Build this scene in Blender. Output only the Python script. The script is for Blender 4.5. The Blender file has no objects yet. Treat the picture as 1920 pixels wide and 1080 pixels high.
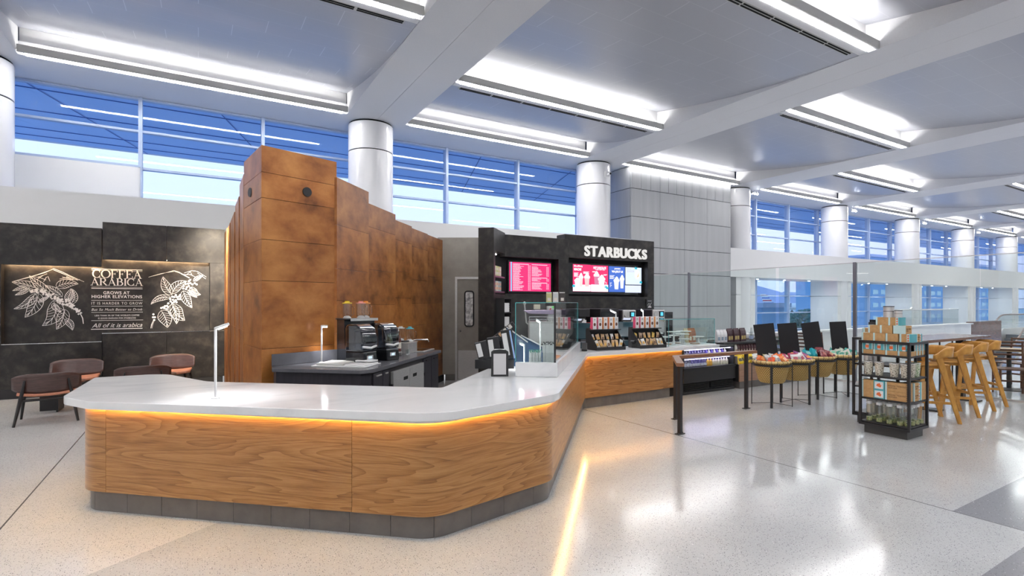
import bpy, math, random
from mathutils import Vector, Matrix, Euler
random.seed(7)
scene = bpy.context.scene
COL = scene.collection
R = math.radians
# ---------------------------------------------------------------- camera
F, CX, Y0, H, PH = 980.0, 960.0, 568.0, 1.6, R(31)
cam = bpy.data.objects.new('camera', bpy.data.cameras.new('camera')); COL.objects.link(cam)
cam.location = (0, 0, H); cam.rotation_euler = (R(90), 0, -PH)
cam.data.sensor_width = 36; cam.data.lens = F/1920*36
cam.data.shift_y = (Y0-540)/1920; cam.data.clip_end = 3000; cam.data.clip_start = .05
scene.camera = cam
scene.view_settings.view_transform = 'Standard'; scene.view_settings.look = 'None'
scene.view_settings.gamma = 1; scene.view_settings.exposure = 0.98
scene.view_settings.use_curve_mapping = False
scene.cycles.max_bounces = 10; scene.cycles.transparent_max_bounces = 24
scene.cycles.glossy_bounces = 4; scene.cycles.diffuse_bounces = 5; scene.cycles.transmission_bounces = 8
scene.cycles.sample_clamp_indirect = 4
# ---------------------------------------------------------------- sky (dusk)
w = bpy.data.worlds.new('dusk_sky'); scene.world = w; w.use_nodes = True
nt = w.node_tree; nt.nodes.clear()
tc = nt.nodes.new('ShaderNodeTexCoord'); sx = nt.nodes.new('ShaderNodeSeparateXYZ')
cr = nt.nodes.new('ShaderNodeValToRGB'); bg = nt.nodes.new('ShaderNodeBackground'); ow = nt.nodes.new('ShaderNodeOutputWorld')
nz = nt.nodes.new('ShaderNodeTexNoise'); nz.inputs['Scale'].default_value = 3; mp = nt.nodes.new('ShaderNodeMapping')
mp.inputs['Scale'].default_value = (1, 1, 6)
ma = nt.nodes.new('ShaderNodeMath'); ma.operation = 'MULTIPLY_ADD'; ma.inputs[1].default_value = .12
nt.links.new(tc.outputs['Generated'], mp.inputs[0]); nt.links.new(mp.outputs[0], nz.inputs['Vector'])
nt.links.new(tc.outputs['Generated'], sx.inputs[0]); nt.links.new(nz.outputs[0], ma.inputs[0]); nt.links.new(sx.outputs[2], ma.inputs[2])
nt.links.new(ma.outputs[0], cr.inputs[0]); nt.links.new(cr.outputs[0], bg.inputs[0]); nt.links.new(bg.outputs[0], ow.inputs[0])
e = cr.color_ramp.elements
e[0].position = 0.0; e[0].color = (.42, .48, .72, 1)
e[1].position = 1.0; e[1].color = (.22, .40, .85, 1)
for p, c in ((.06, (.62, .60, .80, 1)), (.16, (.64, .71, 1.0, 1)), (.45, (.56, .72, 1.0, 1))):
    k = e.new(p); k.color = c
bg.inputs[1].default_value = .84
# ---------------------------------------------------------------- helpers
def uvw(px, py, z=None, v=None):
    """photo pixel -> place: on the level z, or on the wall plane y = v"""
    dx = (px-CX)/F; du = dx*math.cos(PH)+math.sin(PH); dv = -dx*math.sin(PH)+math.cos(PH)
    t = F*(H-z)/(py-Y0) if z is not None else v/dv
    return Vector((du*t, dv*t, H+(Y0-py)/F*t))
def tag(o, label=None, cat=None, group=None, kind=None):
    if label: o['label'] = label
    if cat: o['category'] = cat
    if group: o['group'] = group
    if kind: o['kind'] = kind
    return o
def thing(name, loc, label, cat, rz=0, group=None):
    o = bpy.data.objects.new(name, None); COL.objects.link(o); o.empty_display_size = .05
    o.location = loc; o.rotation_euler = (0, 0, rz)
    return tag(o, label, cat, group)
def copy_tree(o, parent=None, top=True):
    c = o.copy(); COL.objects.link(c); c.parent = parent
    for ch in [x for x in COL.objects if x.parent == o]: copy_tree(ch, c)
    return c
class MB:
    def __init__(s, M=None): s.v=[]; s.f=[]; s.uv={}; s.M = M or Matrix()
    def add(s, vs, fs):
        n = len(s.v); s.v += [tuple(s.M @ Vector(p)) for p in vs]
        s.f += [tuple(n+i for i in f) for f in fs]; return s
    def box(s, x0, x1, y0, y1, z0, z1):
        vs = [(x, y, z) for x in (x0, x1) for y in (y0, y1) for z in (z0, z1)]
        return s.add(vs, [(0,1,3,2),(4,6,7,5),(0,4,5,1),(2,3,7,6),(0,2,6,4),(1,5,7,3)])
    def cbox(s, c, d, rz=0, rx=0, ry=0):
        m = Matrix.Translation(c) @ Euler((rx, ry, rz)).to_matrix().to_4x4()
        o = s.M; s.M = o @ m; a, b, h = d[0]/2, d[1]/2, d[2]/2
        s.box(-a, a, -b, b, -h, h); s.M = o; return s
    def prism(s, poly, z0, z1, cap=True):
        n = len(poly)
        ar = sum(poly[i][0]*poly[(i+1)%n][1]-poly[(i+1)%n][0]*poly[i][1] for i in range(n))
        if ar < 0: poly = poly[::-1]
        vs = [(p[0], p[1], z0) for p in poly]+[(p[0], p[1], z1) for p in poly]
        fs = [(i, (i+1)%n, n+(i+1)%n, n+i) for i in range(n)]
        if cap: fs += [tuple(range(n-1, -1, -1)), tuple(range(n, 2*n))]
        return s.add(vs, fs)
    def tube(s, pts, r, n=10, closed=False, cap=True):
        pts = [Vector(p) for p in pts]; N = len(pts); vs = []; up = None
        rr = r if isinstance(r, (list, tuple)) else [r]*N
        for i, p in enumerate(pts):
            a = pts[i-1] if (i or closed) else p; b = pts[(i+1) % N] if (i < N-1 or closed) else p
            d = (b-a).normalized()
            if up is None: up = d.orthogonal().normalized()
            else: up = (up-d*up.dot(d)); up = up.normalized() if up.length > 1e-6 else d.orthogonal().normalized()
            sd = d.cross(up)
            for k in range(n):
                t = 2*math.pi*k/n; vs.append(p+up*math.cos(t)*rr[i]+sd*math.sin(t)*rr[i])
        fs = []
        for i in range(N if closed else N-1):
            for k in range(n):
                a = i*n+k; b = i*n+(k+1)%n; j = (i+1)%N
                fs.append((a, b, j*n+(k+1)%n, j*n+k))
        if cap and not closed: fs += [tuple(range(n-1,-1,-1)), tuple(range((N-1)*n, N*n))]
        return s.add(vs, fs)
    def lathe(s, prof, c=(0,0,0), n=24, cap=True):
        vs = []; fs = []
        for r, z in prof:
            for k in range(n):
                t = 2*math.pi*k/n; vs.append((c[0]+r*math.cos(t), c[1]+r*math.sin(t), c[2]+z))
        for i in range(len(prof)-1):
            for k in range(n):
                fs.append((i*n+k, i*n+(k+1)%n, (i+1)*n+(k+1)%n, (i+1)*n+k))
        if cap: fs += [tuple(range(n-1,-1,-1)), tuple(range((len(prof)-1)*n, len(prof)*n))]
        return s.add(vs, fs)
    def cyl(s, c, r, h, n=20): return s.lathe([(r,0),(r,h)], c, n)
    def grid(s, fn, nu, nv, cu=False):
        vs = [fn(i/nu, j/nv) for j in range(nv+1) for i in range(nu+1)]
        fs = [(j*(nu+1)+i, j*(nu+1)+i+1, (j+1)*(nu+1)+i+1, (j+1)*(nu+1)+i) for j in range(nv) for i in range(nu)]
        return s.add(vs, fs)
    def build(s, name, m=None, parent=None, smooth=False, bevel=0, seg=2, solid=0, sub=0):
        me = bpy.data.meshes.new(name); me.from_pydata(s.v, [], s.f); me.update()
        o = bpy.data.objects.new(name, me); COL.objects.link(o); o.parent = parent
        if m: me.materials.append(m)
        if smooth:
            me.polygons.foreach_set('use_smooth', [True]*len(me.polygons))
            try: me.set_sharp_from_angle(angle=R(40))
            except Exception: pass
        if solid:
            q = o.modifiers.new('s', 'SOLIDIFY'); q.thickness = solid; q.offset = 0
        if bevel:
            q = o.modifiers.new('b', 'BEVEL'); q.width = bevel; q.segments = seg; q.limit_method = 'ANGLE'; q.angle_limit = R(35)
        if sub:
            q = o.modifiers.new('d', 'SUBSURF'); q.levels = sub; q.render_levels = sub
        return o
def struct(mb, name, m, parent=None, **k):
    o = mb.build(name, m, parent, **k)
    if parent is None: o['kind'] = 'structure'
    return o
def fillet(pts, rad, closed=False, seg=8):
    out = []; n = len(pts)
    for i, p in enumerate(pts):
        r = rad[i]
        if r <= 0 or (not closed and i in (0, n-1)): out.append(tuple(p)); continue
        P = Vector(p); a = (Vector(pts[i-1])-P); b = (Vector(pts[(i+1)%n])-P)
        la, lb = a.length, b.length; a.normalize(); b.normalize()
        ang = math.acos(max(-1, min(1, a.dot(b)))); d = min(r/math.tan(ang/2), la*.49, lb*.49); rr = d*math.tan(ang/2)
        c = P+(a+b).normalized()*(rr/math.sin(ang/2)); s0 = P+a*d; s1 = P+b*d
        t0 = math.atan2(s0.y-c.y, s0.x-c.x); t1 = math.atan2(s1.y-c.y, s1.x-c.x); dt = (t1-t0+math.pi)%(2*math.pi)-math.pi
        for k in range(seg+1): t = t0+dt*k/seg; out.append((c.x+rr*math.cos(t), c.y+rr*math.sin(t)))
    return out
def offset(pl, d):
    """offset an open 2-D polyline to its left by d"""
    out = []
    for i, p in enumerate(pl):
        p = Vector(p); ns = []
        for a, b in ((i-1, i), (i, i+1)):
            if a < 0 or b >= len(pl): continue
            t = (Vector(pl[b])-Vector(pl[a]));
            if t.length < 1e-6: continue
            t.normalize(); ns.append(Vector((-t.y, t.x)))
        m = sum(ns, Vector((0, 0))); m.normalize(); c = max(.3, m.dot(ns[0])); out.append(tuple(p+m*(d/c)))
    return out
def ribbon(pl, z0, z1, name, m, parent, thick=0, uvscale=1, **k):
    """upright band along a 2-D polyline with UVs in metres"""
    L = [0]
    for i in range(1, len(pl)): L.append(L[-1]+(Vector(pl[i])-Vector(pl[i-1])).length)
    n = len(pl); vs = [(p[0], p[1], z0) for p in pl]+[(p[0], p[1], z1) for p in pl]; fs = [(i, i+1, n+i+1, n+i) for i in range(n-1)]
    uv = [(L[i], z0) for i in range(n)]+[(L[i], z1) for i in range(n)]
    if thick:
        q = offset(pl, thick); b = 2*n
        vs += [(p[0], p[1], z0) for p in q]+[(p[0], p[1], z1) for p in q]; uv += uv[:2*n]
        fs += [(b+i+1, b+i, b+n+i, b+n+i+1) for i in range(n-1)]
        fs += [(n+i, n+i+1, b+n+i+1, b+n+i) for i in range(n-1)]+[(i+1, i, b+i, b+i+1) for i in range(n-1)]
        fs += [(0, n, b+n, b), (n-1, b+n-1, b+2*n-1, 2*n-1)]
    me = bpy.data.meshes.new(name); me.from_pydata(vs, [], fs); me.materials.append(m)
    ul = me.uv_layers.new(name='UVMap')
    for lp in me.loops: ul.data[lp.index].uv = uv[lp.vertex_index]
    me.update(); me.polygons.foreach_set('use_smooth', [True]*len(me.polygons))
    try: me.set_sharp_from_angle(angle=R(40))
    except Exception: pass
    o = bpy.data.objects.new(name, me); COL.objects.link(o); o.parent = parent; return o
def text_mesh(txt, bold=0, ext=0, shear=0, spacing=1):
    cu = bpy.data.curves.new('t', 'FONT'); cu.body = txt; cu.offset = bold; cu.extrude = ext; cu.shear = shear; cu.space_character = spacing
    o = bpy.data.objects.new('t', cu); COL.objects.link(o)
    dg = bpy.context.evaluated_depsgraph_get(); me = bpy.data.meshes.new_from_object(o.evaluated_get(dg))
    bpy.data.objects.remove(o); bpy.data.curves.remove(cu); return me
def text(name, txt, M, x0, x1, y0, y1, m, parent=None, bold=0, ext=.004, shear=0, spacing=1, zoff=0):
    """lettering filling the rectangle x0..x1, y0..y1 of the local plane of M (z out of the wall)"""
    me = text_mesh(txt, bold, .5, shear, spacing); vs = [v.co.copy() for v in me.vertices]
    ax, bx = min(v.x for v in vs), max(v.x for v in vs); ay, by = min(v.y for v in vs), max(v.y for v in vs)
    for v in me.vertices:
        c = v.co; v.co = M @ Vector((x0+(c.x-ax)/(bx-ax)*(x1-x0), y0+(c.y-ay)/max(1e-6, by-ay)*(y1-y0), zoff+(ext if c.z > 0 else 0)))
    me.name = name; me.materials.append(m)
    o = bpy.data.objects.new(name, me); COL.objects.link(o); o.parent = parent; return o
# ---------------------------------------------------------------- materials
def new(name):
    m = bpy.data.materials.new(name); m.use_nodes = True
    return m, m.node_tree, m.node_tree.nodes['Principled BSDF']
def flat(name, c, rough=.5, metal=0, **k):
    m, t, b = new(name); b.inputs['Base Color'].default_value = (*c, 1); b.inputs['Roughness'].default_value = rough
    b.inputs['Metallic'].default_value = metal
    if 'spec' in k: b.inputs['Specular IOR Level'].default_value = k['spec']
    if 'coat' in k: b.inputs['Coat Weight'].default_value = k['coat']; b.inputs['Coat Roughness'].default_value = .1
    return m
def emit(name, c, s):
    m, t, b = new(name); b.inputs['Base Color'].default_value = (0, 0, 0, 1)
    b.inputs['Emission Color'].default_value = (*c, 1); b.inputs['Emission Strength'].default_value = s; return m
def N(t, typ, **k):
    n = t.nodes.new(typ)
    for a, b in k.items():
        if a in n.inputs: n.inputs[a].default_value = b
        else: setattr(n, a, b)
    return n
def coords(t, kind='Object', sc=(1,1,1), rot=(0,0,0)):
    a = N(t, 'ShaderNodeTexCoord'); b = N(t, 'ShaderNodeMapping'); b.inputs['Scale'].default_value = sc; b.inputs['Rotation'].default_value = rot
    t.links.new(a.outputs[kind], b.inputs[0]); return b.outputs[0]
def ramp(t, src, stops):
    r = N(t, 'ShaderNodeValToRGB'); e = r.color_ramp.elements
    e[0].position, e[0].color = stops[0][0], (*stops[0][1], 1); e[1].position, e[1].color = stops[-1][0], (*stops[-1][1], 1)
    for p, c in stops[1:-1]: q = e.new(p); q.color = (*c, 1)
    t.links.new(src, r.inputs[0]); return r.outputs[0]
def mix(t, a, b, fac, mode='MIX'):
    n = N(t, 'ShaderNodeMix'); n.data_type = 'RGBA'; n.blend_type = mode
    for s, i in ((fac, 0), (a, 6), (b, 7)):
        if hasattr(s, 'is_linked'): t.links.new(s, n.inputs[i])
        else: n.inputs[i].default_value = s if i == 0 else (*s, 1)
    return n.outputs[2]
def bump(t, b, src, s=.2, d=.01):
    n = N(t, 'ShaderNodeBump'); n.inputs['Strength'].default_value = s; n.inputs['Distance'].default_value = d
    t.links.new(src, n.inputs['Height']); t.links.new(n.outputs[0], b.inputs['Normal'])
def math_(t, op, a, b=None, c=None):
    n = N(t, 'ShaderNodeMath'); n.operation = op
    for i, s in enumerate((a, b, c)):
        if s is None: continue
        if hasattr(s, 'is_linked'): t.links.new(s, n.inputs[i])
        else: n.inputs[i].default_value = s
    return n.outputs[0]
def noisy(name, stops, scale=5, rough=.5, metal=0, sc=(1,1,1), detail=6, bmp=0, kind='Object', dist=0, spec=None, isl=0, coat=0):
    m, t, b = new(name); co = coords(t, kind, sc)
    n = N(t, 'ShaderNodeTexNoise', Scale=scale, Detail=detail, Roughness=.6, Distortion=dist); t.links.new(co, n.inputs['Vector'])
    c = ramp(t, n.outputs[0], stops)
    if isl:
        g = N(t, 'ShaderNodeNewGeometry'); v = math_(t, 'MULTIPLY_ADD', g.outputs['Random Per Island'], isl, 1-isl/2)
        hs = N(t, 'ShaderNodeHueSaturation'); t.links.new(v, hs.inputs['Value']); t.links.new(c, hs.inputs['Color']); c = hs.outputs[0]
    t.links.new(c, b.inputs['Base Color']); b.inputs['Roughness'].default_value = rough; b.inputs['Metallic'].default_value = metal
    if spec is not None: b.inputs['Specular IOR Level'].default_value = spec
    if coat: b.inputs['Coat Weight'].default_value = coat; b.inputs['Coat Roughness'].default_value = .15
    if bmp: bump(t, b, n.outputs[0], bmp)
    return m
def glass(name, tint, refl=1.0, f0=1.45):
    m = bpy.data.materials.new(name); m.use_nodes = True; t = m.node_tree; t.nodes.clear()
    a = N(t, 'ShaderNodeBsdfTransparent'); a.inputs[0].default_value = (*tint, 1)
    g = N(t, 'ShaderNodeBsdfGlossy'); g.inputs['Roughness'].default_value = .02
    lw = N(t, 'ShaderNodeLayerWeight'); lw.inputs['Blend'].default_value = .5
    fm = math_(t, 'MULTIPLY', math_(t, 'MULTIPLY_ADD', math_(t, 'POWER', lw.outputs['Facing'], 4.0), .8, .04), refl)
    mx = N(t, 'ShaderNodeMixShader'); o = N(t, 'ShaderNodeOutputMaterial')
    fm.node.use_clamp = True; t.links.new(fm, mx.inputs[0]); t.links.new(a.outputs[0], mx.inputs[1]); t.links.new(g.outputs[0], mx.inputs[2]); t.links.new(mx.outputs[0], o.inputs[0])
    return m
M = {}
def terrazzo():
    m, t, b = new('terrazzo'); co = coords(t, 'Object')
    sp = N(t, 'ShaderNodeSeparateXYZ'); t.links.new(co, sp.inputs[0]); X, Y = sp.outputs[0], sp.outputs[1]
    n = N(t, 'ShaderNodeTexNoise', Scale=1.2, Detail=4); t.links.new(co, n.inputs['Vector'])
    base = ramp(t, n.outputs[0], [(.3, (.455, .462, .465)), (.7, (.525, .532, .535))])
    base_l = ramp(t, n.outputs[0], [(.3, (.58, .575, .56)), (.7, (.64, .635, .62))])
    # paler terrazzo left of a slanting joint, darker terrazzo squares at right
    left = math_(t, 'LESS_THAN', math_(t, 'SUBTRACT', math_(t, 'MULTIPLY', math_(t, 'ADD', X, .57), .66), math_(t, 'SUBTRACT', Y, 3.91)), 0)
    base = mix(t, base, base_l, math_(t, 'MULTIPLY', left, math_(t, 'LESS_THAN', X, 1.6)))
    d1 = math_(t, 'MULTIPLY', math_(t, 'GREATER_THAN', X, 4.97), math_(t, 'LESS_THAN', Y, 1.70))
    d2 = math_(t, 'MULTIPLY', math_(t, 'LESS_THAN', X, 4.97), math_(t, 'LESS_THAN', Y, 1.21))
    d2 = math_(t, 'MULTIPLY', d2, math_(t, 'GREATER_THAN', X, 2.6))
    dk = math_(t, 'ADD', d1, d2)
    base = mix(t, base, (.25, .25, .27), dk)
    for sc, thr, col, j in ((78, .25, (.08, .08, .09), 1), (60, .20, (.27, .26, .25), 2), (55, .15, (.95, .95, .93), 3), (130, .30, (.30, .30, .31), 4)):
        v = N(t, 'ShaderNodeTexVoronoi', Scale=sc); mp = N(t, 'ShaderNodeMapping'); mp.inputs['Location'].default_value = (j*3.3, j*1.7, j)
        mp.inputs['Scale'].default_value = (1, 1.0, .01)
        t.links.new(co, mp.inputs[0]); t.links.new(mp.outputs[0], v.inputs['Vector'])
        s2 = N(t, 'ShaderNodeSeparateColor'); t.links.new(v.outputs['Color'], s2.inputs[0])
        f = math_(t, 'MULTIPLY', math_(t, 'LESS_THAN', v.outputs['Distance'], thr), math_(t, 'LESS_THAN', s2.outputs[0], .42 if j != 3 else .2))
        base = mix(t, base, col, math_(t, 'MULTIPLY', f, .8))
    for ax, p in ((X, 4.97), (X, -1.2), (X, 11.2), (Y, -2.2), (Y, 14.0), (X, 17.4), (X, 23.6)):
        l = math_(t, 'LESS_THAN', math_(t, 'ABSOLUTE', math_(t, 'SUBTRACT', ax, p)), .006)
        base = mix(t, base, (.12, .12, .12), l)
    t.links.new(base, b.inputs['Base Color']); b.inputs['Roughness'].default_value = .13; b.inputs['Specular IOR Level'].default_value = .55
    n2 = N(t, 'ShaderNodeTexNoise', Scale=.8, Detail=2); t.links.new(co, n2.inputs['Vector'])
    t.links.new(math_(t, 'MULTIPLY_ADD', n2.outputs[0], .18, .06), b.inputs['Roughness'])
    return m
M['floor'] = terrazzo()
def veneer(name, cols, kind='UV', sc=(1,1,1), rough=.32, coat=.25, contrast=1):
    m, t, b = new(name); co = coords(t, kind, sc)
    n = N(t, 'ShaderNodeTexNoise', Scale=1.0, Detail=2.5, Distortion=.35); mp = N(t, 'ShaderNodeMapping'); mp.inputs['Scale'].default_value = (.42, 3.4, 1)
    t.links.new(co, mp.inputs[0]); t.links.new(mp.outputs[0], n.inputs['Vector'])
    fr = math_(t, 'FRACT', math_(t, 'MULTIPLY', n.outputs[0], 24.0))          # growth rings as contour lines
    ring = math_(t, 'POWER', fr, 2.2)
    g = N(t, 'ShaderNodeTexNoise', Scale=5, Detail=10, Roughness=.72); mg = N(t, 'ShaderNodeMapping'); mg.inputs['Scale'].default_value = (1, 34, 1)
    t.links.new(co, mg.inputs[0]); t.links.new(mg.outputs[0], g.inputs['Vector'])
    big = N(t, 'ShaderNodeTexNoise', Scale=.8, Detail=2); t.links.new(mg.outputs[0], big.inputs['Vector'])
    s = math_(t, 'ADD', math_(t, 'MULTIPLY', math_(t, 'SUBTRACT', 1.0, ring), .15*contrast), math_(t, 'ADD', math_(t, 'MULTIPLY', g.outputs[0], .62), math_(t, 'MULTIPLY', big.outputs[0], .22)))
    c = ramp(t, s, [(.30, cols[0]), (.50, cols[1]), (.74, cols[2])])
    t.links.new(c, b.inputs['Base Color']); b.inputs['Roughness'].default_value = rough
    b.inputs['Coat Weight'].default_value = coat; b.inputs['Coat Roughness'].default_value = .2
    return m
WAL = [(.13, .048, .012), (.35, .158, .043), (.55, .305, .108)]
M['veneer'] = veneer('walnut_veneer', WAL)
M['veneer_x'] = veneer('walnut_veneer_flat', WAL, 'Object', (1, .01, 1))
M['rail_wood'] = noisy('rail_wood', [(.3, (.16, .065, .03)), (.7, (.32, .15, .075))], 6, .35, sc=(1, 12, 12), coat=.2)
M['shelf_wood'] = noisy('oak_laminate', [(.3, (.30, .17, .11)), (.7, (.46, .28, .19))], 3, .45, sc=(1, 1, 14))
M['oak'] = noisy('honey_oak', [(.3, (.44, .20, .035)), (.7, (.68, .36, .08))], 5, .38, sc=(3, 3, 1.2), dist=.4)
M['dark_wood'] = noisy('dark_walnut', [(.3, (.075, .030, .020)), (.7, (.16, .066, .044))], 7, .4, sc=(1, 1, 6))
M['table_wood'] = noisy('table_walnut', [(.3, (.10, .052, .042)), (.7, (.20, .11, .09))], 5, .2, sc=(1, 12, 12))
M['chair_ply'] = noisy('espresso_ply', [(.3, (.050, .024, .022)), (.7, (.095, .05, .044))], 8, .3, sc=(1, 1, 8), coat=.3)
M['leather'] = noisy('tan_leather', [(.3, (.50, .20, .12)), (.7, (.60, .27, .17))], 30, .45)
M['marble'] = noisy('white_quartz', [(.30, (.70, .71, .73)), (.46, (.80, .81, .82)), (.75, (.85, .85, .86))], 1.6, .13, sc=(.6, 1.6, 1), dist=1.2, detail=8, spec=.5)
M['kick'] = noisy('grey_kick_tile', [(.3, (.115, .105, .10)), (.7, (.16, .15, .14))], 6, .4)
M['copper'] = noisy('rusty_copper_panel', [(.30, (.15, .048, .012)), (.48, (.35, .125, .030)), (.70, (.52, .225, .062))], 2.4, .36, .18, dist=.12, detail=14, isl=.34, sc=(1, 1, 1.3))
M['feature'] = noisy('charcoal_steel_panel', [(.30, (.011, .011, .012)), (.5, (.026, .024, .023)), (.70, (.062, .055, .048))], 5.5, .40, .2, detail=14, dist=.15)
M['taupe'] = noisy('taupe_steel_panel', [(.3, (.27, .25, .22)), (.7, (.40, .375, .335))], 2, .4, .3, detail=8)
M['white_wall'] = flat('white_wall', (.80, .80, .80), .55)
M['column'] = flat('white_column', (.82, .82, .84), .22, coat=.3)
M['beam'] = noisy('white_gypsum', [(.3, (.74, .74, .76)), (.7, (.78, .78, .80))], 40, .55)
M['fixture'] = flat('fixture_grey', (.55, .55, .53), .5)
def ceilpanel():
    m, t, b = new('perforated_ceiling_panel'); co = coords(t, 'Object')
    sp = N(t, 'ShaderNodeSeparateXYZ'); t.links.new(co, sp.inputs[0]); X, Y = sp.outputs[0], sp.outputs[1]
    a = math_(t, 'LESS_THAN', math_(t, 'FRACT', math_(t, 'DIVIDE', Y, .61)), .014)
    row = math_(t, 'MULTIPLY', math_(t, 'FLOOR', math_(t, 'DIVIDE', Y, .61)), 0.61)
    c = math_(t, 'LESS_THAN', math_(t, 'FRACT', math_(t, 'DIVIDE', math_(t, 'ADD', X, row), 1.83)), .007)
    col = mix(t, (.45, .46, .51), (.62, .63, .67), math_(t, 'MAXIMUM', math_(t, 'MULTIPLY', a, .6), c))
    t.links.new(col, b.inputs['Base Color']); b.inputs['Roughness'].default_value = .3; b.inputs['Metallic'].default_value = .25
    b.inputs['Specular IOR Level'].default_value = .5; return m
M['ceil'] = ceilpanel()
M['clad'] = noisy('grey_metal_cladding', [(.3, (.40, .41, .42)), (.7, (.47, .48, .49))], 1.2, .35, .25, sc=(3, 3, .2))
M['mullion'] = flat('aluminium_mullion', (.42, .52, .70), .35, .1)  # aluminium with the twilight blue put into its colour
M['steel'] = noisy('brushed_steel', [(.3, (.60, .59, .58)), (.7, (.80, .79, .78))], 20, .34, .62, sc=(1, 1, 20))
M['chrome'] = flat('chrome', (.8, .8, .8), .12, 1)
M['black'] = flat('black_metal', (.018, .018, .020), .45)
M['black_gloss'] = flat('black_gloss', (.012, .013, .016), .15)
M['black_matte'] = flat('black_matte', (.010, .010, .013), .75)
M['deep_black'] = flat('black_slot', (.004, .004, .004), .9)  # plain near-black for cores behind joints, vent slots and recesses
M['graphite'] = noisy('graphite_laminate', [(.3, (.028, .026, .034)), (.7, (.045, .042, .052))], 3, .4, sc=(6, 6, .6))
M['greytop'] = noisy('grey_solid_surface', [(.3, (.10, .10, .115)), (.7, (.15, .15, .165))], 3, .22)
M['white'] = flat('white_plastic', (.80, .80, .80), .35)
M['cream'] = flat('cream', (.72, .66, .52), .5)
M['paper'] = flat('white_paint', (.85, .84, .82), .6)
M['win_glass'] = glass('window_glass', (.90, .94, 1.0), .8, 1.45)
M['win_glass_low'] = glass('lower_window_glass', (.86, .96, 1.0), .8, 1.45)
M['screen_glass'] = glass('partition_glass', (.93, .965, .96), .9, 1.42)
M['case_glass'] = glass('case_glass', (.93, .975, .97), 1.1, 1.5)
M['clear'] = glass('clear_plastic', (.93, .95, .95), 2.2, 1.5)
M['smoke'] = glass('smoked_cover', (.45, .50, .58), 3.0, 1.5)
M['glass_edge'] = flat('green_glass_edge', (.10, .42, .42), .15)
M['led'] = emit('white_led_strip', (1.0, .98, .97), 26)
M['led_up'] = emit('cove_led', (1.0, .98, .95), 25)
M['led_warm'] = emit('warm_led', (1.0, .60, .20), 42)
M['led_amber'] = emit('amber_led', (1.0, .66, .36), 60)
M['led_pt'] = emit('white_led_point', (.95, .97, 1.0), 60)
M['canopy'] = flat('dusk_lit_canopy_soffit', (.42, .66, 1.0), .5)  # white soffit; the blue dusk light is put into its colour
M['canopy_dark'] = flat('dusk_lit_canopy_joint', (.03, .12, .42), .5)  # dark joint, with the same dusk blue in its colour
# ================================================================ setting
ZL, VW, VB = 7.25, 17.6, 15.9
U0, U1, V0 = -13.5, 69.0, -10.0
fl_ = MB().box(U0, 15.6, V0, VW+.1, -.3, 0).box(36, U1, V0, VW+.1, -.3, 0).box(15.6, 36, V0, -.5, -.3, 0)
fl_.prism([(15.6, 4.5), (34, 10.3), (36, 10.3), (36, VW+.1), (15.6, VW+.1)], -.3, 0)      # opening for the escalator at the far right
struct(fl_, 'floor', M['floor']); struct(MB().box(14, 40, -2, 14, -4.5, -4.19), 'floor_lower', M['white_wall'])
struct(MB().box(U0-.2, U0, V0, VW, 0, 8.8), 'wall_left', M['white_wall'])
struct(MB().box(U1, U1+.2, V0, VW, 0, 8.8), 'wall_right', M['white_wall'])
struct(MB().box(U0, U1, V0-.2, V0, 0, 8.8), 'wall_back', M['white_wall'])
struct(MB().box(U0, U1, V0, 30, 8.6, 8.8), 'ceiling', M['beam'])
COLU = [4.73+9.14*k for k in range(-2, 8)]
# beams between the bays: soffit with a fine centre seam
for k, u in enumerate(COLU):
    mb = MB()
    mb.box(u-.91, u-.004, V0, VB+.03, ZL, ZL+1.3); mb.box(u+.004, u+.91, V0, VB+.03, ZL, ZL+1.3)
    struct(mb, 'ceiling_beam', M['beam'])
struct(MB().box(U0, U1, VB+.03, VW+.35, ZL, ZL+.3), 'trim_1', M['beam'])       # flat soffit along the windows
rows = {0: [15.87, 12.15, 5.88, -.35, -6.5], 1: [15.87, 8.95, 2.75, -3.45]}
names = {15.87: 'the row nearest the windows', 12.15: 'the second row from the windows', 8.95: 'the third row from the windows', 9.8: 'the third row from the windows',
         5.88: 'the near row overhead', 2.75: 'the row overhead', -.35: 'the row above the viewer'}
bay_txt = {-1: 'in the bay over the coffee mural', 0: 'in the bay left of the grey block', 1: 'in the bay over the grey block', 2: 'in the first bay right of the grey block',
           3: 'in the second bay right of the grey block', 4: 'in the third bay right of the grey block', 5: 'in the fourth bay right of the grey block', 6: 'in the farthest bay at right'}
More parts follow.
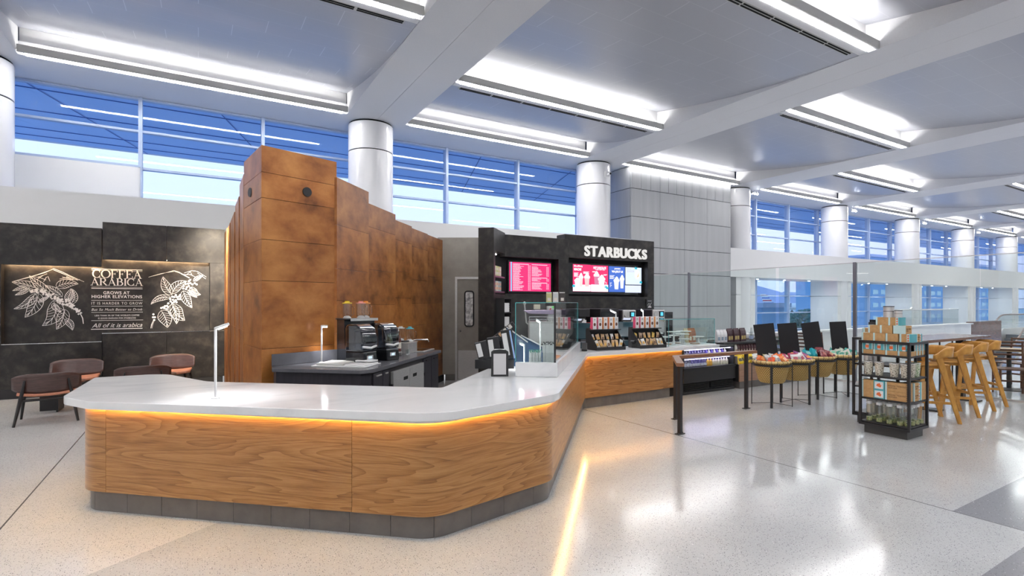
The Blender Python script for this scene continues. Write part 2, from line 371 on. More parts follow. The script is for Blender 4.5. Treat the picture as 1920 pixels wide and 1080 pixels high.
for k in range(-2, 7):
    ub0, ub1 = 4.73+9.14*k+.91, 4.73+9.14*(k+1)-.91
    rs = list(rows[k % 2]); 
    if k == -1: rs[1] = 9.8
    ext = rs+[V0-2.2]
    pan = MB(); cove = MB()
    for i, v in enumerate(rs):
        vn = ext[i+1]; hc = .62
        a, b = max(vn+.26, V0), v+.14
        pan.grid(lambda s, t, a=a, b=b, hc=hc: (ub0+(ub1-ub0)*s, a+(b-a)*t, ZL+.02+hc*(max(0, t-.12)/.88)**1.75), 1, 18)
        cove.box(ub0+.003, ub1-.003, b, b+.10, ZL+.02, ZL+hc+.08)                           # white face behind the trough
        cove.box(ub0+.003, ub1-.003, v-.12, v+.14, ZL+.055, ZL+.075)
        if i: cove.box(ub0+.003, ub1-.003, v+.24, v+.27, ZL+.0, ZL+.04)
        vis = -2 < k and v > 2
        lab = f'white ceiling light, {names.get(v)[4:]}, {bay_txt.get(k, "")[7:]}' if vis else 'long white ceiling light strip behind or beside the viewer'
        L = thing('linear_ceiling_light', ((ub0+ub1)/2, v, ZL), lab, 'light', group=('linear ceiling lights in the visible bays' if vis else 'linear ceiling lights out of view'))
        w2 = (ub1-ub0)/2-.02
        MB().box(-w2, w2, -.155, -.125, -.02, .15).build('fascia', M['fixture'], L)
        MB().box(-w2, w2, -.125, -.075, -.005, .05).box(-w2, w2, .075, .24, -.005, .05).build('housing', M['beam'], L)
        MB().box(-w2+.12, w2-.12, -.075, .075, -.012, .03).build('lens', M['led'], L)
        MB().box(-w2+.2, w2-.2, -.05, .0, .085, .10).build('cove_lamp', M['led_up'], L)
    struct(pan, 'ceiling_panel', M['ceil'], smooth=True); struct(cove, 'ceiling_cove', M['white_wall'])
    # slot diffusers just beyond the inner rows
    for i, v in enumerate(rs):
        if i == 0 or v < 1 or k < -1: continue
        D = thing('slot_diffuser', ((ub0+ub1)/2, v+.36, ZL+.012), f'black slotted air vent, {names.get(v)[4:]}, {bay_txt.get(k, "")[7:]}', 'air vent', group='slot diffusers along the ceiling lights')
        nn = 7; w2 = (ub1-ub0)/2-.25; st = 2*w2/nn
        sl = MB()
        for j in range(nn):
            for q in (-.045, .02): sl.box(-w2+j*st+.03, -w2+(j+1)*st-.03, q, q+.03, -.014, .0)
        sl.build('slot', M['deep_black'], D); MB().box(-w2, w2, -.08, .08, -.002, .012).build('frame', M['fixture'], D)
# ---------------------------------------------------------------- round columns
for k, u in enumerate(COLU):
    lab = {1: 'round white column at the left edge behind the charcoal mural wall', 2: 'round white column rising behind the copper panel tower',
           3: 'round white column with a small camera left of the grey metal block', 4: 'round white column at the right corner of the grey metal block'}.get(k, None)
    if lab is None: lab = ['round white column out of view at left', '', '', '', '', 'second round white column right of the grey metal block', 'third round white column right of the grey metal block',
                           'fourth round white column right of the grey metal block', 'fifth round white column right of the grey metal block', 'farthest round white column at right'][k]
    T = thing('round_column', (u, 16.62, 0), lab, 'column', group='round columns along the window wall')
    r = .69; prof = lambda a, b: [(r-.006, a), (r, a+.006), (r, b-.006), (r-.006, b)]
    MB().lathe(prof(0, 3.0), n=48).build('lower_cladding', M['column'], T, smooth=True)
    MB().lathe(prof(3.02, 6.33), n=48).build('shaft_cladding', M['column'], T, smooth=True)
    MB().lathe(prof(6.36, ZL-.05), n=48).build('top_cladding', M['column'], T, smooth=True)
    MB().lathe([(r-.03, 0), (r-.03, ZL)], n=32).build('core', M['deep_black'], T, smooth=True)
cm = thing('security_camera', uvw(1137, 327, v=15.95)+Vector((0, -.06, 0)), 'tiny white security camera high on the column left of the grey block', 'camera')
MB().cbox((0, .03, 0), (.22, .04, .24)).build('mount_plate', M['white'], cm, bevel=.01)
MB().tube([(.02, 0, 0), (.02, -.16, -.01)], .06, 14).build('camera_body', M['white'], cm, smooth=True)
MB().tube([(.02, -.15, -.01), (.02, -.17, -.01)], .045, 14).build('camera_lens', M['black_gloss'], cm, smooth=True)
for px, py, t in ((1414, 360, 'first'), (1600, 391, 'second'), (1732, 415, 'third'), (1833, 437, 'fourth')):
    p = uvw(px, py, v=16.25); p.z = min(p.z, ZL-.16)
    S = thing('spotlight_cluster', (p.x, p.y, ZL), f'small bright spotlight pair at a column top, {t} from the grey block', 'spotlight', group='spotlights by the column tops')
    for dx in (-.2, 0, .2):
        MB().tube([(dx, 0, .02), (dx, 0, -.1)], .012, 8).tube([(dx, 0, -.08), (dx, -.06, -.18)], .05, 12).build('spot_head', M['fixture'], S, smooth=True)
        MB().tube([(dx, -.06, -.181), (dx, -.066, -.19)], .04, 12).build('spot_lens', M['led_pt'], S)
# ---------------------------------------------------------------- bulkhead, cladded block
struct(MB().box(U0, 15.27, VB, VB+.14, 2.85, 4.22), 'wall_bulkhead', M['white_wall'])
struct(MB().box(21.65, U1, VB, VB+.14, 2.85, 4.22), 'wall_bulkhead', M['white_wall'])
struct(MB().box(U0, 15.27, VB+.2, VB+.3, 0, 2.85), 'wall_behind_shop', M['white_wall'])
g = .012; mb = MB(); zs = [0, 1.45, 2.85, 3.95, 5.18, 6.34, 7.24]
us = [15.27, 16.95, 18.46, 19.97, 21.65]
for i in range(4):
    for j in range(6):
        if j == 5:
            for q in range(3):
                a = us[i]+(us[i+1]-us[i])*q/3; b = us[i]+(us[i+1]-us[i])*(q+1)/3
                mb.box(a+.008, b-.008, VB, VB+.05, zs[j]+g, zs[j+1]-g)
        else: mb.box(us[i]+g/2, us[i+1]-g/2, VB, VB+.05, zs[j]+g, zs[j+1]-g)
for j in range(6): mb.box(15.26, 15.3, VB+.06, VW-.05, zs[j]+g, zs[j+1]-g)
struct(mb, 'wall_cladding', M['clad']); struct(MB().box(15.29, 21.64, VB+.03, VW, 0, ZL), 'wall_block_core', M['deep_black'])
# ---------------------------------------------------------------- windows
def window(i, a, b, z0, z1, hs, gm, skip_last=False):
    fr = MB(); d0, d1 = VW-.02, VW+.20
    fr.box(a, a+.045, d0-.05, d1, z0, z1); fr.box(b-.045, b, d0-.05, d1, z0, z1)
    for z in [z0+.03, z1-.035]+hs: fr.box(a+.046, b-.046, d0, d1-.06, z-.03, z+.03)
    fo = struct(fr, f'window_{i}', M['mullion'])
    g_ = MB().box(a+.03, b-.03, VW+.06, VW+.062, z0+.01, z1-.01).build('pane', gm, fo)
wi = 1
for k in range(-2, 7):
    base = 4.73+9.14*k
    for s in range(3):
        a, b = base+3.055*s, base+3.055*(s+1)
        if 15.0 < a < 20: continue
        if b < -8: continue
        if k == -1 and s < 1 or k == -2:
            window(wi, a, b, 5.32, ZL, [6.32], M['win_glass']); struct(MB().box(a, b, VW-.02, VW+.2, 4.0, 5.32), 'wall_below_window', M['white_wall'])
        else: window(wi, a, b, 4.1, ZL, [6.32, 5.30], M['win_glass'])
        wi += 1
        if a > 20: window(wi, a, b, .05, 2.98, [1.05, 2.0], M['win_glass_low']); wi += 1
for k in range(2, 7):
    u = 4.73+9.14*k
    struct(MB().box(u-.75, u+.75, VB+.15, VW, 0, 1.98).box(u-.75, u+.75, VB+.15, VW, 2.0, 2.85), 'wall_pier', M['white_wall'])
struct(MB().box(21.65, U1, VB+.14, VW, 2.85, 2.98), 'trim_2', M['white_wall'])
for k in range(2, 6):
    for q in (2.2, 4.6, 7.0):
        u = 4.73+9.14*k+q
        T = thing('recessed_downlight', (u, 16.9, 2.85), 'small round downlight under the white bulkhead beside a lower window', 'light', group='downlights under the bulkhead')
        MB().lathe([(.075, -.006), (.08, 0)], n=20).build('trim_ring', M['fixture'], T, smooth=True); MB().lathe([(.05, -.009), (.05, -.006)], n=16).build('lens', M['led_pt'], T)
        ls = bpy.data.lights.new('downlight', 'SPOT'); ls.energy = 45; ls.spot_size = R(150); ls.spot_blend = 1; ls.shadow_soft_size = .05; ls.color = (.93, .96, 1)
        lo = bpy.data.objects.new('downlight_bulb', ls); COL.objects.link(lo); lo.parent = T; lo.location = (0, 0, -.03)
# ---------------------------------------------------------------- outdoors
struct(MB().box(U0, U1+20, VW+.3, 25.3, 7.55, 7.75), 'canopy', M['canopy'])
mb = MB()
for v in (19.2, 21.4, 23.6, 24.6): mb.box(U0, U1+20, v, v+.035, 7.53, 7.56)
for u in [U0+4.6*i for i in range(20)]:
    mb.add([(u, VW+.3, 7.53), (u+.04, VW+.3, 7.53), (u+2.6, 25.3, 7.53), (u+2.56, 25.3, 7.53)], [(0,1,2,3)])
struct(mb, 'trim_3', M['canopy_dark'])
struct(MB().box(-300, 700, VW+.4, 900, -4.4, -4.2), 'ground', noisy('dusk_tarmac', [(.3, (.36, .42, .46)), (.7, (.52, .58, .62))], .05, .8))
hill = MB(); rr = random.Random(3)
hx = [-200+30*i for i in range(50)]; hz = [25+22*math.sin(i*.5)+14*math.sin(i*1.31+1)+rr.uniform(-5, 5) for i in range(50)]
hill.grid(lambda s, t: (hx[int(round(s*49))], 620+160*t, -4+(hz[int(round(s*49))]+8)*math.sin(t*math.pi/2)), 49, 4)
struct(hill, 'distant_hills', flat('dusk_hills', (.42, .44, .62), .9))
def glow(name, n, col, bb, label):
    T = thing(name, bb[0], label, 'building')
    return T
def block(loc, d, mat_, label, win=None, nw=(8, 3)):
    T = thing('terminal_building', loc, label, 'building'); a, b, h = d
    MB().box(-a/2, a/2, -b/2, b/2, 0, h).build('walls', mat_, T); MB().box(-a/2-.3, a/2+.3, -b/2-.3, b/2+.3, h, h+.4).build('roof', M['mullion'], T)
    if win:
        wm = MB()
        for i in range(nw[0]):
            for j in range(nw[1]): x = -a/2+a*(i+.5)/nw[0]; z = h*(j+.6)/(nw[1]+.3); wm.box(x-a/nw[0]*.3, x+a/nw[0]*.3, -b/2-.05, -b/2, z-.25, z+.45)
        wm.build('window_band', win, T)
dkb = flat('blue_grey_wall', (.22, .42, .66), .7); ltb = emit('lit_windows', (.45, .68, 1), .42)
block((43.6, 29.6, -4.2), (3.6, 4, 5.4), dkb, 'low blue-grey service building outside the first lower window')
block((118, 47, -4.2), (56, 12, 13), dkb, 'long dusk-blue terminal wing outside the farther windows', ltb, (22, 6))
block((150, 150, -4.2), (90, 14, 8), flat('far_hangar', (.22, .26, .4), .8), 'distant pale hangar across the tarmac', ltb, (20, 1))
# aircraft with a striped tail
A = thing('airliner', (296, 172, -4.2), 'parked airliner with red and white striped tail beyond the lower window', 'airplane', rz=R(-35))
MB().tube([(-22, 0, 3.4), (-19, 0, 3.6), (-6, 0, 3.8), (12, 0, 3.8), (17, 0, 3.5), (19, 0, 3.2)], [.4, 1.5, 1.9, 1.9, 1.3, .2], 18).build('fuselage', M['white'], A, smooth=True)
MB().add([(-20,-.15,4.8),(-14,-.15,4.8),(-19,-.15,11),(-22,-.15,11),(-20,.15,4.8),(-14,.15,4.8),(-19,.15,11),(-22,.15,11)], [(0,1,2,3),(7,6,5,4),(0,4,5,1),(1,5,6,2),(2,6,7,3),(3,7,4,0)]).build('tail_fin', M['white'], A)
for i in range(4):
    z = 5.4+i*1.45; x0 = -20.1-(z-5)*.32; x1 = -14.3-(z-5)*.8
    MB().box(x1+.2 if x1 < x0 else x0, x1, -.2, .2, z, z+.7).build('tail_stripe', flat('stripe', (.65, .05, .08) if i % 2 else (.1, .15, .5), .5), A)
MB().add([(-4,0,3),(4,0,3),(-2,-16,4),(-5,-16,4)], [(0,1,2,3)]).add([(-4,0,3),(4,0,3),(-2,16,4),(-5,16,4)], [(0,1,2,3)]).build('wing', M['white'], A, solid=.3)
for x, y in ((12, 0), (-3, 3), (-3, -3)): MB().tube([(x, y-.3, .7), (x, y+.3, .7)], .7, 16).tube([(x, y, .7), (x, y, 2.6)], .15, 8).build('landing_gear', M['black'], A, smooth=True)
T = thing('tree', (60.0, 34.0, -4.2), 'leafy green tree outside the lower window beside the airliner', 'tree')
MB().tube([(0,0,0),(.1,0,1.5),(0,.1,3.2)], [.22,.15,.08], 10).build('trunk', M['dark_wood'], T, smooth=True)
mb = MB(); rr = random.Random(5)
for i in range(900):
    th, ph_ = rr.uniform(0, 6.28), math.acos(rr.uniform(-1, 1)); q = rr.uniform(.6, 1)
    c = Vector((2.3*q*math.sin(ph_)*math.cos(th), 2.3*q*math.sin(ph_)*math.sin(th), 3.4+1.7*q*math.cos(ph_)))
    a = Vector((rr.uniform(-1,1), rr.uniform(-1,1), rr.uniform(-1,1))).normalized()*.32; b = a.orthogonal().normalized()*.16
    mb.add([c-a, c+b, c+a, c-b], [(0,1,2,3)])
mb.build('foliage', flat('dusk_leaves', (.05, .20, .16), .8), T)
def van(loc, c, label, rz=0):
    T = thing('service_van', loc, label, 'van', rz)
    MB().box(-2.2, 2.2, -.95, .95, .4, 1.3).box(-2.2, 1.2, -.9, .9, 1.3, 2.1).build('body', flat('paint', c, .3), T, bevel=.1)
    MB().box(-1.6, 1.25, -.93, .93, 1.4, 1.9).build('side_window', M['black_gloss'], T)
    for x in (-1.4, 1.4):
        for y in (-.95, .95): MB().tube([(x, y-.1, .38), (x, y+.1, .38)], .38, 16).build('wheel', M['black'], T, smooth=True)
van((150, 97, -4.2), (.8, .8, .85), 'white service van parked far out on the tarmac beside the blue-grey building', R(8))
van((178, 108, -4.2), (.45, .55, .7), 'pale blue van parked beyond the tree', R(20))
# ---------------------------------------------------------------- low parapet, dark panel
struct(MB().box(10.4, 22.4, 7.15, 7.33, 0, .88).box(10.35, 22.45, 7.10, 7.38, .88, .92), 'wall_parapet', M['white_wall'])
# ================================================================ shop shell
def wallM(p0, dirx, z=0):
    """local frame on an upright wall: x along the wall, y up, z out of the wall towards the viewer side"""
    x = Vector((dirx[0], dirx[1], 0)).normalized(); y = Vector((0, 0, 1)); n = x.cross(y)
    m = Matrix((( x.x, y.x, n.x, p0[0]), (x.y, y.y, n.y, p0[1]), (x.z, y.z, n.z, z), (0, 0, 0, 1))); return m
# --- charcoal mural wall with one stepped niche
VM = 11.75
mb = MB()
def wslab(mb, x0, x1, z0, z1, y, d=.25, sx=1.2):
    n = max(1, round((x1-x0)/sx)); st = (x1-x0)/n
    for i in range(n): mb.box(x0+i*st+.002, x0+(i+1)*st-.002, y, y+d, z0, z1)
wslab(mb, -4.2, -1.47, 2.24, 2.93, VM, .09); wslab(mb, -4.2, -1.47, .16, .91, VM); mb.box(-4.2, -2.79, VM, VM+.25, .91, 2.24)
wslab(mb, -1.465, .455, 2.38, 3.05, VM+.03, .06); wslab(mb, -1.465, .455, .16, 1.055, VM+.03); mb.box(.20, .455, VM+.03, VM+.3, 1.055, 2.38)
struct(mb, 'wall_mural', M['feature'], bevel=.003)
struct(MB().box(-4.2, .42, VM+.17, VM+.30, .8, 2.925).box(-1.46, .42, VM+.17, VM+.3, 2.926, 3.045), 'wall_mural_niche', M['feature'])
struct(MB().box(-4.2, -1.47, VM-.015, VM+.2, 0, .16).box(-1.47, .42, VM+.015, VM+.2, 0, .16), 'baseboard_mural', M['black'])
MBt = MB().box(-2.79, -1.47, VM-.004, VM+.15, .905, .915).box(-1.47, .2, VM+.026, VM+.15, 1.05, 1.06).build('trim_4', M['chrome']); tag(MBt, kind='structure')
for a, b, z, lab in ((-2.75, -1.50, 2.272, 'warm light strip under the left upper edge of the mural niche'), (-1.44, .17, 2.412, 'warm light strip under the right upper edge of the mural niche')):
    t = MB().box(a, b, VM+.10, VM+.12, z-.012, z).build('led_strip', M['led_amber']); tag(t, lab, 'light', 'warm light strips of the mural niche')
for i_, (lx, ly, lz_, ax_, en) in enumerate(((.30, 10.1, 3.1, 66, 110), (.30, 10.15, 3.1, 42, 520))):
    sp_ = bpy.data.lights.new('wall_wash', 'SPOT'); sp_.energy = en; sp_.color = (1, .86, .68); sp_.spot_size = R(62); sp_.spot_blend = 1; sp_.shadow_soft_size = .1
    so_ = bpy.data.objects.new('wall_wash_spot', sp_); COL.objects.link(so_); so_.location = (lx, ly, lz_); so_.rotation_euler = (R(ax_), 0, 0)
# lettering and drawings on the niche wall (plane y = VM+.17)
PM = VM+.17-.0005
MW = wallM((0, PM), (1, 0))
def mp2(px, py):
    p = uvw(px, py, v=PM); return Vector((p.x, p.z))
def zl(x, y): return mp2(x/7+0, y/6+470) if False else mp2(x*210/1260, 470+y*180/1080)
def zr(x, y): return mp2(160+x*250/1688, 480+y*160/1080)
LET = thing('mural_lettering', (0, 0, 0), 'white painted poster lettering about coffea arabica between two coffee branches', 'lettering')
CR = {'A': [(0,0,.42,1,.07),(.42,1,.84,0,.15),(.19,.36,.66,.36,.06)], 'R': None}
def strokes(mb, segs, x, y, w, h, z=.003):
    for a, b, c, d, t in segs:
        p = Vector((x+a*w, y+b*h)); q = Vector((x+c*w, y+d*h)); dd = (q-p).normalized(); n = Vector((-dd.y, dd.x))*t*h/2
        vs = [p-n, q-n, q+n, p+n]
        mb.add([MW @ Vector((v.x, v.y, z)) for v in vs], [(0,1,2,3)])
def arc(cx, cy, rx, ry, a0, a1, t0, t1, n=12):
    out = []
    for i in range(n):
        s0, s1 = R(a0+(a1-a0)*i/n), R(a0+(a1-a0)*(i+1.15)/n); sd = abs(math.cos((s0+s1)/2))
        out.append((cx+rx*math.cos(s0), cy+ry*math.sin(s0), cx+rx*math.cos(s1), cy+ry*math.sin(s1), t0+(t1-t0)*sd))
    return out
SER = lambda x, y, w=.22: [(x-w/2, y, x+w/2, y, .045)]
GL = {
 'C': arc(.45, .5, .40, .47, 48, 312, .05, .15, 20)+[(.74,.66,.78,1.0,.05),(.74,.34,.78,0,.05)],
 'O': arc(.5, .5, .44, .47, 0, 360, .05, .15, 24),
 'F': [(.2,0,.2,1,.15),(.05,.98,.72,.98,.05),(.2,.52,.5,.52,.05),(.72,.72,.72,1,.05),(.5,.4,.5,.64,.05)]+SER(.2,.02,.3),
 'E': [(.2,0,.2,1,.15),(.05,.98,.72,.98,.05),(.2,.52,.5,.52,.05),(.05,.02,.76,.02,.05),(.72,.74,.72,1,.05),(.76,0,.76,.28,.05),(.5,.4,.5,.64,.05)],
 'A': [(.14,0,.46,1,.05),(.42,1,.80,0,.13),(.24,.34,.64,.34,.05)]+SER(.12,.02,.26)+SER(.8,.02,.3),
 'R': [(.2,0,.2,1,.15),(.05,.98,.45,.98,.05),(.2,.5,.45,.5,.05),(.42,.5,.82,0,.14)]+arc(.45,.74,.24,.24,-90,90,.05,.15,12)+SER(.2,.02,.3)+SER(.85,.02,.2),
 'B': [(.2,0,.2,1,.15),(.05,.98,.45,.98,.05),(.2,.53,.45,.53,.05),(.05,.02,.45,.02,.05)]+arc(.42,.755,.24,.225,-90,90,.05,.15,12)+arc(.44,.275,.30,.255,-90,90,.05,.15,12),
 'I': [(.2,0,.2,1,.15)]+SER(.2,.98,.3)+SER(.2,.02,.3)}
ADV = {'C': .88, 'O': .98, 'F': .80, 'E': .84, 'A': .92, 'R': .94, 'B': .84, 'I': .42}
def serif(name, txt, x0, x1, y0, y1):
    mb = MB(); tot = sum(ADV[c] for c in txt); w_ = (x1-x0)/tot; x = x0
    for c in txt: strokes(mb, GL[c], x, y0, w_, y1-y0); x += ADV[c]*w_
    mb.build(name, M['paper'], LET)
a = zr(90, 275); b = zr(712, 190); serif('title_line', 'COFFEA', a.x, b.x, a.y, b.y+.006)
a = zr(66, 370); b = zr(728, 292); serif('title_line', 'ARABICA', a.x, b.x, a.y, b.y+.004)
def tl(txt, x0, y0, x1, y1, **k):
    a = zr(x0, y0); b = zr(x1, y1); text('text_line', txt, MW, a.x, b.x, a.y, b.y, M['paper'], LET, ext=.002, **k)
tl('GROWS AT', 228, 484, 560, 448, bold=.02, spacing=1.1); tl('HIGHER ELEVATIONS', 80, 533, 718, 497, bold=.02, spacing=1.1)
tl('IT IS HARDER TO GROW', 78, 615, 722, 583, spacing=1.25)
tl('But So Much Better to Drink', 78, 694, 724, 660, bold=0, shear=.3, spacing=1.1)
tl('LESS THAN 3% OF THE WORLD\'S COFFEE', 120, 764, 684, 739, bold=.01, spacing=1.05)
tl('IS GOOD ENOUGH FOR STARBUCKS', 162, 799, 640, 774, bold=.01, spacing=1.05)
tl('All of it is arabica', 84, 908, 722, 843, shear=.35, bold=0)
rl = MB()
for x0, x1, y, t in ((80, 722, 162, 5), (80, 722, 180, 2), (76, 724, 392, 2), (76, 724, 408, 5), (76, 726, 561, 3), (76, 726, 636, 3), (76, 728, 714, 3), (76, 732, 818, 3), (72, 724, 928, 6)):
    a = zr(x0, y); b = zr(x1, y); s = t*.0011
    rl.add([MW @ Vector((p, q, .003)) for p, q in ((a.x, a.y-s), (b.x, a.y-s), (b.x, a.y+s), (a.x, a.y+s))], [(0,1,2,3)])
rl.build('ruled_line', M['paper'], LET)
def poly(mb, pts, t):
    """painted line of tapered width on the niche wall"""
    P = [Vector(p) for p in pts]; vs = []; n = len(P)
    for i, p in enumerate(P):
        d = (P[min(i+1, n-1)]-P[max(i-1, 0)]).normalized(); nn = Vector((-d.y, d.x))*t*(.45+.55*math.sin(math.pi*(i+.6)/(n+.2)))/2
        vs += [MW @ Vector((*(p-nn), .002)), MW @ Vector((*(p+nn), .002))]
    mb.add(vs, [(2*i, 2*i+2, 2*i+3, 2*i+1) for i in range(n-1)])
def bez(a, b, c, n=12): return [a*(1-t)**2+b*2*t*(1-t)+c*t*t for t in [i/n for i in range(n+1)]]
def leaf(mb, base, tip, wd, bend=.12, f=zl, t=.008, nv=6):
    a = f(*base); c = f(*tip); d = c-a; n = Vector((-d.y, d.x)); m = (a+c)/2+n*bend
    mid = bez(a, m, c, 16); L = d.length
    def side(s):
        out = []
        for i, p in enumerate(mid):
            u = i/16; dd = (mid[min(i+1,16)]-mid[max(i-1,0)]).normalized(); q = Vector((-dd.y, dd.x))
            out.append(p+q*s*wd*L*math.sin(math.pi*u**.8)**.8*(1-.25*u))
        return out
    l, r_ = side(1), side(-1)
    poly(mb, mid, t); poly(mb, l, t); poly(mb, r_, t)
    for k in range(1, nv+1):
        i = int(16*k/(nv+1.5)); j = min(16, i+3)
        for s in (l, r_): poly(mb, bez(mid[i], (mid[i]+s[j])/2+(mid[j]-mid[i])*.25, s[j], 5), t*.65)
def blob(mb, c, r, n=9, star=0, z=.003, rot=0):
    vs = []
    for k in range(n*2 if star else n):
        q = 2*math.pi*k/(n*2 if star else n)+rot; rr_ = r*(star if (star and k % 2) else 1); vs.append(MW @ Vector((c.x+rr_*math.cos(q), c.y+rr_*math.sin(q), z)))
    mb.add(vs, [tuple(range(len(vs)))])
BR = thing('coffee_branch_drawing', (0, 0, 0), 'white line drawing of a flowering coffee branch and peak, left of the lettering', 'wall drawing')
mb = MB()
for b_, t_, w_, bn in (((430,430),(135,355),.20,-.12),((560,470),(330,280),.17,.08),((700,520),(500,390),.17,-.15),((635,415),(880,375),.28,.28),((335,410),(140,452),.16,-.1),((330,425),(168,500),.16,.1),
    ((395,480),(155,655),.17,.28),((430,480),(280,750),.24,.18),((600,560),(475,845),.27,.42),((430,580),(560,510),.15,0),((745,570),(800,425),.25,-.1),((600,590),(690,690),.25,-.2),
    ((730,660),(635,885),.25,.12),((735,770),(815,895),.25,.2),((800,600),(810,430),.2,-.3)):
    leaf(mb, b_, t_, w_, bn, zl)
mb.build('leaves', M['paper'], BR)
mb = MB()
for pts in (((135,350),(330,300),(500,250),(600,205)),((600,200),(700,240),(850,310),(945,350)),((600,215),(760,280),(935,345)),((150,345),(420,270),(590,212)),((420,300),(530,260)),((490,350),(520,300),(540,290),(562,345)),
            ((670,320),(760,300),(820,330)),((700,295),(780,320),(900,325)),((340,290),(440,300),(520,330)),((745,290),(880,335)),((410,330),(480,280),(530,258))):
    poly(mb, [zl(*p) for p in pts], .008)
mb.build('mountain_outline', M['paper'], BR)
mb = MB(); rr = random.Random(2)
spine = [(350,455),(450,450),(560,500),(660,560),(760,580),(830,640),(900,700)]
for i in range(130):
    u = rr.random()*(len(spine)-1); k = int(u); f_ = u-k
    x = spine[k][0]*(1-f_)+spine[min(k+1,6)][0]*f_; y = spine[k][1]*(1-f_)+spine[min(k+1,6)][1]*f_
    sp_ = 38*(1-abs(u-3.2)/5)
    blob(mb, zl(x+rr.uniform(-sp_, sp_), y+rr.uniform(-sp_, sp_)), rr.uniform(.016, .026), 5, .45, .0035+.00004*i, rr.random())
poly(mb, [zl(*p) for p in ((900,700),(930,760),(938,822))], .014)
mb.build('blossoms', M['paper'], BR)
BR = thing('coffee_branch_drawing', (0, 0, 0), 'white line drawing of a coffee branch with round cherries, right of the lettering', 'wall drawing')
mb = MB()
for b_, t_, w_, bn in (((1095,490),(985,262),.24,.15),((1100,480),(1285,320),.27,.3),((1080,525),(830,612),.17,-.32),((1240,440),(1350,655),.24,-.1),((1300,430),(1415,525),.2,-.05),((1350,390),(1460,488),.33,-.45),
    ((1370,320),(1490,245),.2,.1),((1110,600),(1260,815),.33,-.22),((1090,610),(1155,860),.2,.12),((960,690),(1040,905),.36,.12),((1300,330),(1340,290),.2,0)):
    leaf(mb, b_, t_, w_, bn, zr)
mb.build('leaves', M['paper'], BR)
mb = MB()
for pts in (((800,268),(950,230),(1120,185),(1180,200),(1320,275)),((820,262),(960,222),(1120,195)),((1120,190),(1250,235),(1330,235),(1400,270)),((1250,215),(1350,185),(1420,195),(1530,265)),((1280,235),(1330,200),(1350,240)),((1420,215),(1525,290)),((1210,225),(1320,282))):
    poly(mb, [zr(*p) for p in pts], .008)
mb.build('mountain_outline', M['paper'], BR)
mb = MB(); rr = random.Random(4)
for x, y in ((1245,380),(1270,355),(1285,395),(1240,410),(1300,350),(1310,380),(1330,345),(1330,405),(1275,420),(1385,345),(1410,360),(1100,515),(1075,545),(1080,575),(1110,555),(1125,520),(1145,495),(1125,580),(1145,560),(1160,520),(1175,545),(1185,515),(1200,545),(1200,495),(1155,585),(1100,595),(1050,600),(1035,630),(1045,645),(1010,635),(985,650),(962,658),(1000,660),(1028,672),(862,738),(858,775),(880,775),(872,810),(1355,360)):
    blob(mb, zr(x, y), .0185, 12, z=.003+x*1e-6+y*2e-6)
poly(mb, [zr(*p) for p in ((860,820),(838,870),(830,915))], .012); poly(mb, [zr(*p) for p in ((872,820),(852,870),(846,915))], .006)
mb.build('cherries', M['paper'], BR)
# --- copper clad partition: box tower and stepping panels
CT = thing('copper_tower', (.60, 6.36, 0), 'tall rust-orange copper panel tower with round black speaker behind the counters', 'partition')
ta, tb = Vector((.60, 6.36)), Vector((1.47, 6.655)); ex = (tb-ta).normalized(); ey = Vector((-.113, .89)).normalized(); W_ = (tb-ta).length
def obox(mb, org, ex, ey, x0, x1, y0, y1, z0, z1):
    o = mb.M; mb.M = o @ Matrix(((ex.x, ey.x, 0, org.x), (ex.y, ey.y, 0, org.y), (0, 0, 1, 0), (0, 0, 0, 1))); mb.box(x0, x1, y0, y1, z0, z1); mb.M = o
def lz(py, u, v): return H+(Y0-py)/F*(u*math.sin(PH)+v*math.cos(PH))
zt = [0, .16, .72, 1.17, 1.84, 2.43, 2.83, 3.05, 3.345]; zt = [0.16, .62, 1.27, 1.86, 2.38, 2.79, 3.07, 3.345]
zt = [.0, .16]+[lz(p, .6, 6.36) for p in (655, 526, 448, 370, 321.6)]+[3.345]
m1 = MB(); m2 = MB()
for a, b in zip(zt, zt[1:]):
    obox(m1, ta, ex, ey, .001, W_-.001, 0, .02, a+.002, b-.002); obox(m2, ta, ex, ey, -.0, .02, .022, .90, a+.002, b-.002); obox(m1, ta, ex, ey, W_-.02, W_, .022, .9, a+.002, b-.002)
m1.build('front_panel', M['copper'], CT, bevel=.002).matrix_parent_inverse = Matrix.Translation((-.6, -6.36, 0))
o_ = m2.build('side_panel', M['copper'], CT, bevel=.002); o_.matrix_parent_inverse = Matrix.Translation((-.6, -6.36, 0))
mb = MB(); obox(mb, ta, ex, ey, .015, W_-.015, .015, .89, 0, 3.34); mb.build('core', M['deep_black'], CT).matrix_parent_inverse = Matrix.Translation((-.6, -6.36, 0))
nf = Vector((ex.y, -ex.x))
def disc_on(org, ex, nrm, x, z, r, d, name, m, par):
    c = Vector((org.x+ex.x*x, org.y+ex.y*x, z)); n3 = Vector((nrm.x, nrm.y, 0))
    o = MB().tube([c-n3*.005, c+n3*d], r, 32).tube([c+n3*d, c+n3*(d+.003)], r*.85, 32).build(name, m, par, smooth=True)
    if par: o.matrix_parent_inverse = Matrix.Translation(-Vector(par.location))
    return o
disc_on(ta, ex, nf, .53, lz(360, 1.1, 6.53), .055, .012, 'speaker_grille', M['black'], CT)
disc_on(ta, ey, -ex, .52, lz(361, .53, 6.88), .055, .012, 'speaker_grille', M['black'], CT)
d1 = Vector((4.37-1.55, 9.93-6.72)).normalized(); n1 = Vector((d1.y, -d1.x))      # copper run towards the door; n1 points to the viewer
L1 = (Vector((4.37, 9.93))-Vector((1.55, 6.72))).length
